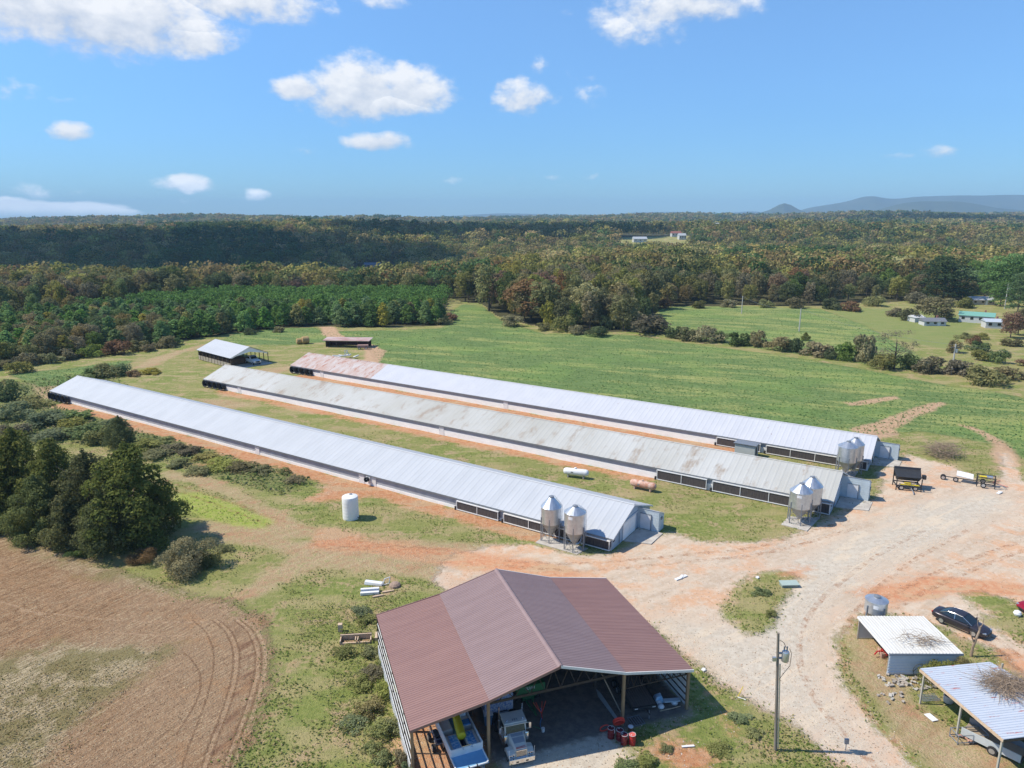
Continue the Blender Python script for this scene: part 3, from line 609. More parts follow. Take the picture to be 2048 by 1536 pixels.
    MB().hexa([(-A-.06, yb-.1, hb_-.03), (-.01, yb-.1, hb_-.03), (-.01, ya+.06, hh+.02), (-A-.06, ya+.06, hh+.02), (-A-.06, yb-.1, hb_+.03), (-.01, yb-.1, hb_+.03), (-.01, ya+.06, hh+.08), (-A-.06, ya+.06, hh+.08)]).obj('control_room_roof', ROOF1, ao)
    dr = MB().box(-A*.62, -A*.62 + 1.35, ya + .015, ya + .07, .12, 2.05).obj('control_room_door', WHITE, ao)
    MB().box(-A*.62 - .1, -A*.62 - .03, ya + .02, ya + .12, .1, 2.15).obj('door_rail', STEEL, ao); MB().box(-A*.62 - .1, -A*.62 + 1.4, ya + .08, ya + .12, 2.1, 2.16).obj('door_rail', STEEL, ao)
    MB().box(-A - .12, -A, (ya+yb)/2 - .2, (ya+yb)/2 + .3, 1.5, 1.8).obj('meter_box', STEEL, ao)
    # concrete apron in front of the big doors
    xy = [hp(i, -.15, 3.2), hp(i, -A - .5, 4.2), hp(i, -A - .6, 7.75), hp(i, -.15, 7.8)]
    p = MB().poly(xy, -.1, .06); structure(p, 'concrete_apron', CONC, ['stained concrete apron at the nearest house gable', 'stained concrete apron at the middle house gable', 'pale concrete apron at the farthest house gable'][i], 'apron')
    return T
poultry_house(0, 'nearest long poultry house with a smooth pale blue metal roof', ROOF1, [(917, 999), (1011, 1221)], [519, 729, 752], 2.75)
poultry_house(1, 'middle long poultry house with a weathered stained grey roof', ROOF2, [(1316, 1414), (1427, 1660)], [482, 888], 3.6)
poultry_house(2, 'farthest long poultry house whose pale roof turns rusty at its far end', ROOF3, [(1435, 1521), (1534, 1734)], [647, 1016], 3.4, True, s_at(2, 742))
# speck of red on the first roof
# small exhaust fan on a bracket half way along the first house
x, y = hp(0, s_at(0, 738), -.1); T = thing('wall_fan', 'small round exhaust fan on the side of the nearest poultry house', 'exhaust fan', (x, y, .0), HA)
MB().lathe([(.30, 0), (.34, .1), (.36, .5), (.33, .5), (.28, .1)], (0, .1, 1.0), 16, 'y', caps=False).obj('shroud', BLACK, T, smooth=True)
MB().box(-.4, .4, 0, .1, .6, 1.4).obj('housing', WHITE, T)
b = MB(); [b.obox((.14*math.cos(a), .35, 1 + .14*math.sin(a)), (.26, .02, .1), 0, -a, .5) for a in (0, 2.1, 4.2)]; b.obj('fan_blades', GALV, T)

# slabs under the bins
for pts, lb in (([(1071,1086),(1090,1072),(1176,1098),(1154,1110)], 'concrete slab under the pair of bins at the nearest house'), ([(1562,1050),(1577,1034),(1640,1036),(1614,1063)], 'concrete slab under the pair of bins at the middle house'), ([(1672,953),(1682,940),(1716,944),(1706,957)], 'concrete slab under the pair of bins at the farthest house')):
    structure(MB().poly([tuple(U(*q))[:2] for q in pts], -.1, .10), 'concrete_slab', CONC, lb, 'slab')
def silo(pos, dia, z0, z1, z2, label, legs=6, rz=.3, lid=None, grp='galvanised feed bins', patch=True, ladder=True):
    T = thing('feed_silo', label, 'feed silo', (pos[0], pos[1], .1), rz, grp); R = dia / 2
    prof = []; n = int((z1 - z0) / .11)
    for q in range(n + 1): prof.append((R + (.014 if q % 2 else 0), z0 + (z1 - z0) * q / n))
    MB().lathe(prof, n=36, caps=False).obj('bin_body', GALV, T, smooth=True)
    MB().lathe([(R + .06, z1 - .03), (R + .05, z1 + .02), (.30, z2 - .12), (.30, z2 - .10)], n=18, caps=False).obj('bin_roof', GALV, T)
    MB().lathe([(.31, z2 - .14), (.33, z2 - .02), (.05, z2 + .05)], n=16).obj('lid', STEEL, T)
    zt_ = max(.45, z0 - R * 1.55); MB().lathe([(.14, zt_), (.16, zt_ + .05), (R, z0 + .02)], n=20, caps=True).obj('hopper', pmat('dull_hopper_steel', (.42, .40, .37), .5, .35, col2=(.32, .30, .27), nscale=2), T)
    for q in range(legs):
        a = 2 * math.pi * q / legs; x, y = (R + .05) * math.cos(a), (R + .05) * math.sin(a)
        MB().obox((x, y, (z0 + .75) / 2), (.09, .09, z0 + .75), a).obj('leg', STEEL, T)
    b = MB()
    for q in range(legs):
        a, c = 2*math.pi*q/legs, 2*math.pi*(q+1)/legs
        p = lambda an, z: ((R+.02)*math.cos(an), (R+.02)*math.sin(an), z)
        b.tube(p(a, .1), p(c, .1), .02, n=4); b.tube(p(a, .15), p(c, z0 - .55), .018, n=4); b.tube(p(c, .15), p(a, z0 - .55), .018, n=4); b.tube(p(a, z0 - .5), p(c, z0 - .5), .018, n=4)
    b.obj('brace', STEEL, T)
    if ladder:
        l = MB(); a = -.1
        for s in (-.18, .18):
            x, y = (R + .14), s; l.tube((x, y, 1.2), (x, y, z1), .02, n=5); l.tube((x, y, z1), (.35, s, z2 + .05), .02, n=5)
        for z in np.arange(1.3, z1, .3): l.tube((R + .14, -.18, z), (R + .14, .18, z), .014, n=4)
        for u in np.arange(.1, 1, .16): l.tube((R + .14 + (.35 - R - .14)*u, -.18, z1 + (z2 + .05 - z1)*u), (R + .14 + (.35 - R - .14)*u, .18, z1 + (z2 + .05 - z1)*u), .014, n=4)
        l.obj('ladder', GALV, T)
    if patch:
        P = MB()
        for q in range(7):
            a0, a1 = math.pi + .55 + q * .06, math.pi + .55 + (q + 1) * .06; rr = R + .03
            P.hexa([(rr*math.cos(a0), rr*math.sin(a0), z1 - .55), (rr*math.cos(a1), rr*math.sin(a1), z1 - .55), ((rr+.01)*math.cos(a1), (rr+.01)*math.sin(a1), z1 - .55), ((rr+.01)*math.cos(a0), (rr+.01)*math.sin(a0), z1 - .55), (rr*math.cos(a0), rr*math.sin(a0), z1 - .2), (rr*math.cos(a1), rr*math.sin(a1), z1 - .2), ((rr+.01)*math.cos(a1), (rr+.01)*math.sin(a1), z1 - .2), ((rr+.01)*math.cos(a0), (rr+.01)*math.sin(a0), z1 - .2)])
        P.obj('white_decal', WHITE, T)
    return T
silo(U(1101.6, 1079.4), 2.45, 2.25, 4.25, 5.55, 'tall steep-coned feed bin, left of the pair at the nearest house', patch=False)
sB = silo(U(1148.6, 1097), 2.5, 2.2, 4.55, 5.35, 'flat-coned feed bin with a red hatch, right of the pair at the nearest house')
MB().add([(.35, .2, 5.3), (1.25, .5, 4.66), (1.15, .85, 4.66), (.3, .35, 5.3)], [(0, 1, 2, 3)]).obj('red_hatch', RED, sB)
MB().path([(0, 0, .45), (.5, .1, .4), (.9, .35, .5), (1.3, .8, 1.0), (1.75, 1.4, 1.75)], .09, 8).obj('auger_pipe', GALV, sB)
silo(U(1596.6, 1044.6), 2.7, 2.1, 4.2, 5.25, 'front feed bin of the pair at the middle house, white sticker near its rim')
silo(U(1617, 1034), 2.7, 2.1, 4.3, 5.5, 'rear feed bin of the pair at the middle house, with a steep cone', patch=False)
silo(U(1690, 950), 2.75, 2.2, 4.5, 5.3, 'dented wider feed bin, front of the pair at the farthest house', patch=False)
silo(U(1704, 946), 2.55, 2.2, 4.6, 5.6, 'darker feed bin behind the dented one at the farthest house')
silo((34.3, 60.4), 1.95, 1.75, 2.95, 3.35, 'short squat feed bin standing behind the white carport', legs=4, ladder=False)

# ---------------------------------------------------------------- brown equipment barn
BS = [(-11.07, 4.05), (-5.4, 5.02), (0, 6.55), (5.32, 4.78), (11.26, 3.66)]
def bpx(px, py, z=0.):                    # pixel -> barn coordinates
    q = U(px, py, z); dx_, dy_ = q.x - BX, q.y - BY
    return (dx_*math.cos(BA) + dy_*math.sin(BA), -dx_*math.sin(BA) + dy_*math.cos(BA))
SHADEW = pmat('shaded_dark_timber', (.05, .036, .026), .9)  # truss timber darkened in its colour for the shade under the roof
T = thing('equipment_barn', 'open-fronted pole barn with a large brown ribbed metal roof', 'barn', (BX, BY, 0), BA)
for j, (mat, nm, lb) in enumerate(((BROWN, 'lean_to_roof', 'redder brown outer roof slope on the left'), (SHEENBR, 'main_roof', 'greyer left slope of the main roof'), (SHEENBR, 'main_roof', 'greyer right slope of the main roof'), (BROWN, 'lean_to_roof', 'redder brown outer roof slope on the right'))):
    (sa, za), (sb, zb) = BS[j], BS[j + 1]
    if j == 0: sb += .1; zb -= .02
    if j == 3: sa -= .1; za -= .0
    m = MB(); m.ribs((sa, 0, za), (sa, BL, za), (sb, BL, zb), (sb, 0, zb), 66, .024, .04)
    prop(m.obj(nm, mat, T), lb)
MB().hexa([(-.22, -.05, 6.50), (.22, -.05, 6.50), (.22, BL+.05, 6.50), (-.22, BL+.05, 6.50), (-.06, -.05, 6.64), (.06, -.05, 6.64), (.06, BL+.05, 6.64), (-.06, BL+.05, 6.64)]).obj('ridge_cap', SHEENBR, T)
def rake(s0, s1, y, mat, nm='rake_trim'):
    (sa, za), (sb, zb) = BS[s0], BS[s1]; d = .17
    MB().hexa([(sa, y-.03, za-d), (sb, y-.03, zb-d), (sb, y+.03, zb-d), (sa, y+.03, za-d), (sa, y-.03, za+.045), (sb, y-.03, zb+.045), (sb, y+.03, zb+.045), (sa, y+.03, za+.045)]).obj(nm, mat, T)
for y in (-.05, BL + .05):
    rake(0, 1, y, BROWN); rake(1, 2, y, BROWN); rake(2, 3, y, TRIM); rake(3, 4, y, TRIM)
def ztop(s):
    return float(np.interp(s, [q[0] for q in BS], [q[1] for q in BS]))
for t_ in (.25, 5.1, 10.0, 14.9):
    for s in (-10.9, -5.4, 5.32, 11.0):
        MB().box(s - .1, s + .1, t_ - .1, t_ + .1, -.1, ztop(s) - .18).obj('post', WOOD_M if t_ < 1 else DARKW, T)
    m = MB()                                # rafters and truss of this bay
    for j in range(4):
        (sa, za), (sb, zb) = BS[j], BS[j + 1]
        m.hexa([(sa+.1, t_+.12, za-.36), (sb-.1, t_+.12, zb-.36), (sb-.1, t_+.18, zb-.36), (sa+.1, t_+.18, za-.36), (sa+.1, t_+.12, za-.16), (sb-.1, t_+.12, zb-.16), (sb-.1, t_+.18, zb-.16), (sa+.1, t_+.18, za-.16)])
    m.box(-5.4, 5.3, t_ + .12, t_ + .18, 4.35, 4.55); m.box(5.3, 11.0, t_+.12, t_+.18, 3.02, 3.1)
    for q in range(8):
        s = -4.6 + q * 1.2; m.tube((s, t_+.15, 4.45), (s + .6, t_+.15, ztop(s+.6) - .3), .04, n=4); m.tube((s + .6, t_+.15, ztop(s+.6) - .3), (s + 1.2, t_+.15, 4.45), .04, n=4)
    for q in range(8): s = 5.6 + q*.66; m.tube((s, t_+.15, 3.06), (s+.33, t_+.15, ztop(s+.33)-.3), .025, n=4); m.tube((s+.33, t_+.15, ztop(s+.33)-.3), (s+.66, t_+.15, 3.06), .025, n=4)
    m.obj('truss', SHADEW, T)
    m = MB()
m = MB()
for j in range(4):
    (sa, za), (sb, zb) = BS[j], BS[j+1]
    for q in range(1, 6):
        s = sa + (sb-sa)*q/6; z = za + (zb-za)*q/6; m.box(s-.03, s+.03, .05, BL-.05, z-.2, z-.09)
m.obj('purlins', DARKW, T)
m = MB()                                    # left side: low white sheets, open above with girts
m.box(-11.06, -11.03, .3, BL, .0, 1.15)
for q in range(34): m.box(-11.09, -11.06, .3 + q*.44, .36 + q*.44, .0, 1.15)
prop(m.obj('side_sheeting', WHITE, T), 'low white sheeting on the left side')
for z in (1.55, 2.35, 3.15, 3.8): MB().box(-11.02, -10.98, .2, BL, z, z + .14).obj('girt', WHITE, T)
for y in (2.7, 7.6, 12.5): MB().box(-11.02, -10.92, y, y+.1, 0, 3.8).obj('stud', DARKW, T)
m = MB().box(11.1, 11.13, .3, BL, .12, 3.35); m.obj('side_sheeting', WHITE, T)
for z in (.45, 1.05, 1.65, 2.25, 2.85, 3.3): MB().box(11.04, 11.1, .3, BL, z, z + .10).obj('girt', DARKW, T)
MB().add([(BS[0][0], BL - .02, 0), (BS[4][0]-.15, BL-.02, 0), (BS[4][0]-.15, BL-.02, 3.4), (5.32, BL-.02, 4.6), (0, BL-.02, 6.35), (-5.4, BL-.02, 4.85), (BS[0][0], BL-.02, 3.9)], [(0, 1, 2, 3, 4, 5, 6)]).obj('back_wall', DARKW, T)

# ---------------------------------------------------------------- white carport and rusty carport on the right
C1 = (32.0, 53.46); T = thing('carport', 'white metal carport open at both ends, dead limb on its roof', 'carport', (C1[0], C1[1], 0), .0)
MB().ribs((-.05, -.15, 2.10), (6.2, -.15, 2.08), (6.0, 5.5, 2.18), (-.05, 5.5, 2.2), 22, .03, .04).obj('roof', pmat('white_metal_roof', (.62, .62, .59), .45, col2=(.50, .47, .41), nscale=.9, amount=.6, stretch=(4, .5, 1)), T)
m = MB(); n = 14
for q in range(n): m.box(0, 5.9, -.1 - .03*(q % 2), -.06, .05 + q*.14, .19 + q*.14)
m.obj('front_wall', pmat('blue_white_sheeting', (.60, .66, .72), .5), T)
m = MB().box(0, 5.9, 5.3, 5.34, .05, 2.1); m.obj('back_wall', pmat('pale_grey_sheeting', (.50, .52, .55), .6), T)
for x, y in ((0, -.03), (0, 5.27), (5.9, -.03), (5.9, 5.27), (0, 2.6), (5.9, 2.6)):
    if (x, y) != (0, 2.6): MB().box(x-.04, x+.04, y-.04, y+.04, 0, 2.08).obj('post', GALV, T)
MB().box(-.12, -.06, -.17, 5.5, 1.98, 2.17).obj('roof_trim', WHITE, T); MB().box(-.06, 6.2, -.2, -.155, 1.9, 2.09).obj('roof_trim', pmat('grey_trim', (.35, .38, .43), .5), T)
C2 = (33.92, 42.27); T = thing('carport', 'corrugated carport roof with red rust streaks, branches heaped on it', 'carport', (C2[0], C2[1], 0), .17)
RS = pmat('streaked_corrugated_roof', (.50, .54, .60), .45, col2=(.44, .48, .54), nscale=.8, amount=.7, col3=(.42, .10, .07), n3=1.35, thr=(.60, .635), stretch=(.42, 3.2, 1))
MB().ribs((0, 7.9, 2.95), (0, -.1, 2.9), (8.4, -.1, 2.75), (6.4, 7.9, 2.8), 34, .03, .03).obj('roof', RS, T)
for x, y in ((.1, 7.5), (.1, 3.7), (.1, .05), (7.2, 7.5), (7.6, 3.7), (8.2, .05)): MB().box(x-.06, x+.06, y-.06, y+.06, 0, 2.82).obj('post', pmat('pale_post', (.42, .40, .34), .7), T)
MB().box(-.05, .03, -.12, 7.9, 2.68, 2.88).obj('beam', PALEW, T); MB().box(0, 8.3, -.08, 0, 2.6, 2.8).obj('beam', DARKW, T); MB().box(0, 6.3, 7.7, 7.8, 2.6, 2.8).obj('beam', DARKW, T)

# ---------------------------------------------------------------- hay shed, low shed and small buildings behind
T = thing('hay_shed', 'open pole shed with a pale gable roof and slatted lower side, truck parked in it', 'shed', (-72.6, 179.9, 0), .85)
W_, L_, e_, r_ = 10.6, 17.9, 2.7, 5.0
for ys in ((-.3, W_/2), (W_ + .3, W_/2)):
    MB().ribs((ys[0], -.4, e_), (ys[0], L_+.4, e_), (ys[1], L_+.4, r_), (ys[1], -.4, r_), 20, .03, .04).obj('roof', ROOF1, T)
MB().add([(0, 0, e_-.1), (W_, 0, e_-.1), (W_, 0, e_-.35), (W_*.86, 0, e_+.2), (W_*.5, 0, e_+.9), (W_*.14, 0, e_+.2), (0, 0, e_-.35), (W_/2, 0, r_-.08)], [(7, 0, 6, 5, 4), (7, 4, 3, 2, 1)]).obj('gable_board', SIDING, T)
for q in range(9):
    y = L_*q/8; MB().box(0, .15, y-.08, y+.08, 0, e_).obj('post', DARKW, T); MB().box(W_-.15, W_, y-.08, y+.08, 0, e_).obj('post', DARKW, T)
m = MB()
for q in range(22):
    y = .3 + q*.8; m.box(-.06, -.02, y, y + (.62 if q % 2 else .42), .1, 1.25)
m.obj('slatted_side', pmat('grey_timber', (.46, .40, .31), .85), T)
MB().box(0, W_, L_-.1, L_, 0, 2.2).obj('back_wall', DARKW, T)
MB().poly([(.2, -2.5), (W_, -2.2), (W_, 3), (.2, 3)], 0, .05).obj('concrete_floor', CONC, T)
T2 = thing('hay_stack', 'stack of dark bales inside the open pole shed', 'hay bales', (-72.6, 179.9, .05), .85)
MB().box(1.2, 6.4, 3.2, 15, 0, 1.5).obj('bales', pmat('old_hay', (.17, .09, .05), .95, col2=(.09, .05, .03), nscale=2, amount=.9), T2, bevel=.15)
p0 = U(652, 694); T = thing('lean_to_shed', 'low open shed with a rust-red sloping roof beside the dirt track', 'shed', (p0.x, p0.y, 0), -.08)
w = (U(724, 700) - p0).length
MB().slab((-.8, -.6, 2.1), (w+.6, -.6, 2.1), (w+.6, 4, 2.45), (-.8, 4, 2.45), .08).obj('roof', pmat('faded_red_roof', (.35, .17, .15), .7, col2=(.55, .5, .48), nscale=.6, amount=.8, stretch=(.4, 2, 1)), T)
MB().box(-.8, w+.6, -.66, -.6, 1.95, 2.14).obj('fascia', PALEW, T)
for q in range(5): MB().box(w*q/4-.08, w*q/4+.08, 0, .16, 0, 2.1).obj('post', DARKW, T)
MB().box(0, w, 3.8, 3.9, 0, 1.5).obj('back_wall', pmat('barn_red_board', (.10, .04, .035), .9), T)
MB().box(0, .1, 0, 3.8, 0, 2.0).obj('side_wall', DARKW, T)
def cottage(nm, label, cat, pos, w, d, h, r, rz, wallm, roofm, nwin=3, porch=False):
    T = thing(nm, label, cat, pos, rz); MB().box(-w/2, w/2, -d/2, d/2, -1, h).obj('wall', wallm, T)
    g = MB(); g.add([(-w/2-.3, -d/2-.35, h-.1), (w/2+.3, -d/2-.35, h-.1), (w/2+.3, 0, h+r), (-w/2-.3, 0, h+r), (w/2+.3, d/2+.35, h-.1), (-w/2-.3, d/2+.35, h-.1)], [(0, 1, 2, 3), (3, 2, 4, 5), (0, 3, 5), (1, 4, 2), (0, 5, 4, 1)]); g.obj('roof', roofm, T)
    for q in range(nwin):
        x = -w/2 + w*(q+.5)/nwin; a = MB().box(x-.5, x+.5, -d/2-.05, -d/2+.01, h*.42, h*.8).obj('window', GLASS, T)
    x = -w/2 + w*(nwin//2 + 1)/nwin; MB().box(x-.45, x+.45, -d/2-.06, -d/2+.01, 0, 2.0).obj('door', WHITE, T)
    MB().box(w*.2, w*.2+.6, .3, .9, h+r*.5, h+r+.7).obj('chimney', pmat('chimney_brick', (.3, .14, .1), .9), T)
    return T
CW = pmat('white_clapboard', (.52, .53, .52), .7); LG = pmat('light_grey_roof', (.42, .45, .48), .6); RR = pmat('brick_red_roof', (.26, .10, .08), .8)
q = U(1952, 644); cottage('mobile_home', 'white mobile home with a teal green roof behind bare saplings', 'house', (q.x, q.y, 0), 11, 5, 2.6, 1.2, -.62, CW, pmat('teal_grey_roof', (.16, .36, .30), .6), 4)
q = U(1978, 655); cottage('shed', 'pale blue-white shed right beside the teal-roofed mobile home', 'shed', (q.x + 1, q.y, 0), 5.5, 5, 2.4, .8, -.3, CW, pmat('bluish_roof', (.45, .50, .56), .5), 2)
q = U(1864, 650); cottage('shed', 'long low shed with a grey roof under the lone spreading tree', 'shed', (q.x, q.y, 0), 7.5, 4.5, 1.7, 1.0, -.1, CW, pmat('slate_grey_roof', (.17, .18, .20), .6), 3)
q = U(1845, 645); cottage('shed', 'small white shed left of the long low grey-roofed shed', 'shed', (q.x-1, q.y+3, 0), 4, 4, 1.8, .7, .2, CW, pmat('whitish_roof', (.6, .6, .6), .6), 1)
q = U(1958, 608); cottage('house', 'distant house with a shiny silver roof at the pine edge', 'house', (q.x, q.y, 0), 9.5, 6, 2.2, 1.3, -.1, pmat('tan_wall', (.45, .36, .28), .8), pmat('silver_roof', (.40, .41, .42), .5), 3)
for px, yy, w, h, lb, rm, nm in ((1279, 905, 17, 4.0, 'white farmhouse with a grey roof at the left edge of the far hill pasture', LG, 'farmhouse'), (1351, 965, 13, 4.2, 'brick-red roofed house at the top right of the far hill pasture', RR, 'house'), (1363, 925, 9, 5.0, 'small white house at the right edge of the far hill pasture', LG, 'house'), (1431, 1450, 16, 6, 'tiny white house among far trees right of the hill pasture', CW, 'house')):
    x = (px - 1024) / F * (yy * cT + (H - 8) * sT); cottage(nm, lb, 'house', (x, yy, zt(x, yy) + (14 if yy > 1400 else 0)), w, 8, h, 2.6, .1, CW, rm, 3)
x = (745 - 1024) / F * (700 * cT + 40 * sT); cottage('house', 'slate-roofed house half hidden in the shaded left woods', 'house', (x, 700, zt(x, 700) + 1.8), 16, 8, 3.0, 1.8, .05, pmat('shaded_wall', (.25, .25, .27), .8), pmat('blue_roof', (.10, .13, .18), .6), 5)
# ---------------------------------------------------------------- vehicles (local x = forward)
def wheel(T, x, y, r=.34, w=.22, rim=None, name='wheel', hub=.6):
    o = MB().lathe([(r*.62, -w/2), (r*.94, -w/2), (r, -w/3), (r, w/3), (r*.94, w/2), (r*.62, w/2)], (x, y, r), 24, 'y').obj(name, RUBBER, T, smooth=True)
    MB().lathe([(r*hub, -w/2-.012), (r*hub, w/2+.012)], (x, y, r), 20, 'y').obj('rim', rim or GALV, o, smooth=True); return o
def loft(stations, close=True):           # stations: list of equal-length rings
    m = MB(); n = len(stations[0]); vs = [p for r in stations for p in r]
    fs = [(j*n+i, j*n+(i+1) % n, (j+1)*n+(i+1) % n, (j+1)*n+i) for j in range(len(stations)-1) for i in range(n)]
    if close: fs += [tuple(range(n-1, -1, -1)), tuple(range((len(stations)-1)*n, len(stations)*n))]
    return m.add(vs, fs)
def sedan(name, label, loc, rz, paint):
    T = thing(name, label, 'car', loc, rz)
    # x, half width low, half width belt, z bottom, z shoulder, z top (bonnet or boot lid)
    st = [(-2.42, .55, .70, .42, .66, .80), (-2.36, .74, .82, .30, .80, .98), (-2.05, .86, .90, .22, .86, 1.04), (-1.4, .90, .92, .20, .88, 1.00), (-.3, .90, .92, .19, .87, .96), (.7, .90, .92, .19, .85, .96), (1.2, .90, .91, .20, .80, .94), (1.75, .88, .89, .21, .74, .86), (2.15, .80, .84, .24, .66, .74), (2.36, .62, .72, .28, .56, .62), (2.44, .40, .52, .34, .48, .52)]
    rings = [[(x, -a, zb), (x, -b, (zb+zs)/2), (x, -b, zs), (x, -b*.72, zt_), (x, 0, zt_+.02), (x, b*.72, zt_), (x, b, zs), (x, b, (zb+zs)/2), (x, a, zb), (x, 0, zb)] for x, a, b, zb, zs, zt_ in st]
    loft(rings).obj('body', paint, T, smooth=True, sub=1)
    gl = [(-1.75, .70, .55, 1.00, 1.02), (-1.0, .80, .60, .98, 1.38), (-.4, .82, .61, .96, 1.44), (.2, .82, .60, .95, 1.41), (1.15, .76, .60, .93, .95)]
    loft([[(x, -a, z0), (x, -b, z1), (x, 0, z1+.02), (x, b, z1), (x, a, z0)] for x, a, b, z0, z1 in gl]).obj('windows', GLASS, T, smooth=True)
    rf = [(-1.12, .60, 1.35), (-.9, .61, 1.425), (-.4, .62, 1.455), (.1, .61, 1.44), (.30, .58, 1.40)]
    loft([[(x, -b, z-.05), (x, -b+.05, z+.01), (x, 0, z+.035), (x, b-.05, z+.01), (x, b, z-.05)] for x, b, z in rf]).obj('roof', paint, T, smooth=True)
    for s in (-1, 1):
        p = MB()
        p.path([(-1.72, s*.72, 1.0), (-1.05, s*.63, 1.37), (-.4, s*.64, 1.44), (.25, s*.62, 1.40), (1.15, s*.78, .95)], .02, 6); p.tube((-.35, s*.84, .95), (-.4, s*.64, 1.43), .03)
        p.obj('window_frame', CHROME if s < 0 else paint, T)
        MB().obox((.85, s*1.0, 1.0), (.16, .2, .13)).obj('mirror', paint, T, bevel=.03)
        MB().obox((2.18, s*.62, .63), (.30, .28, .10), s*-.5).obj('headlight', GALV, T, bevel=.02); MB().obox((-2.34, s*.66, .80), (.1, .3, .14), s*.25).obj('tail_light', RED, T, bevel=.02)
        MB().box(-1.2, 1.0, s*.915-.01, s*.915+.01, .24, .29).obj('sill_trim', CHROME, T)
        for x in (-1.42, 1.40): wheel(T, x, s*.82, .33, .22)
    MB().box(2.40, 2.47, -.35, .35, .36, .50).obj('grille', BLACK, T)
    return T
a_, b_ = U(1884.7, 1247.6), U(1943, 1272.5); hd = math.atan2(b_.y - a_.y, b_.x - a_.x)
mid = (a_ + b_) / 2; off = Vector((-math.sin(hd), math.cos(hd), 0)) * .86
CARP = pmat('grey_brown_car_paint', (.052, .048, .062), .22, .5, col2=(.06, .052, .06), nscale=1, spec=.7)
sedan('parked_car', 'dark grey sedan parked on the clay drive behind the white carport', tuple(mid + off), hd, CARP)
q = U(2085, 1222); sedan('parked_car', 'dark red car cut off by the right edge of the yard', (q.x, q.y, 0), .12 + math.pi, pmat('red_car_paint', (.30, .01, .03), .25, .2))

# conventional tractor unit under the barn roof
q = U(1042, 1524); cs, ct = bpx(1042, 1524); fx, fy = bp(cs - .15, ct + .1)
T = thing('semi_truck', 'cream long-nosed semi truck parked nose out under the brown barn roof', 'truck', (fx + .26, fy - .42, 0), BA - math.pi/2 - .04); T.scale = (.75, .80, .80)
def TB(n, mt, *b, bevel=.03):
    m = MB()
    for c in b: m.box(*c)
    return m.obj(n, mt, T, bevel=bevel)
TB('bumper', CHROME, (-.28, 0, -1.2, 1.2, .32, .78))
for y in (-.55, .35): MB().box(-.01, .012, y, y+.25, .42, .56).obj('fog_light', BLACK, T)
hood = loft([[(-.25, -.52, .8), (-.25, -.52, 1.50), (-.32, -.44, 1.62), (-.32, .44, 1.62), (-.25, .52, 1.50), (-.25, .52, .8)], [(-1.6, -.72, .8), (-1.6, -.72, 1.70), (-1.6, -.60, 1.86), (-1.6, .60, 1.86), (-1.6, .72, 1.70), (-1.6, .72, .8)], [(-2.1, -.80, .8), (-2.1, -.80, 1.76), (-2.1, -.66, 1.92), (-2.1, .66, 1.92), (-2.1, .80, 1.76), (-2.1, .80, .8)]]).obj('hood', CREAM, T)
MB().hexa([(-.9, -.5, 1.735), (-.9, .5, 1.735), (-2.0, .58, 1.905), (-2.0, -.58, 1.905), (-.9, -.5, 1.75), (-.9, .5, 1.75), (-2.0, .58, 1.92), (-2.0, -.58, 1.92)]).obj('hood_panel', pmat('grey_hood_panel', (.30, .31, .34), .4), hood)
m = MB()                                    # red lettering-like script on the hood's nose
rr = random.Random(3)
for q_ in range(9): y = -.44 + q_*.10; m.obox((-.40 - .012*q_, y, 1.655), (.13, .05, .02), rr.uniform(-.5, .5)); 
m.box(-.335, -.30, -.48, .46, 1.615, 1.64); m.obj('red_script', pmat('red_lettering', (.55, .05, .06), .5), hood)
MB().box(-.26, -.21, -.46, .46, .82, 1.46).obj('grille_backing', BLACK, T)
m = MB()
for q_ in range(13): y = -.45 + q_*.075; m.box(-.22, -.185, y-.012, y+.012, .82, 1.46)
m.box(-.23, -.18, -.5, .5, 1.44, 1.5); m.box(-.23, -.18, -.5, .5, .78, .84); m.obj('grille', CHROME, T)
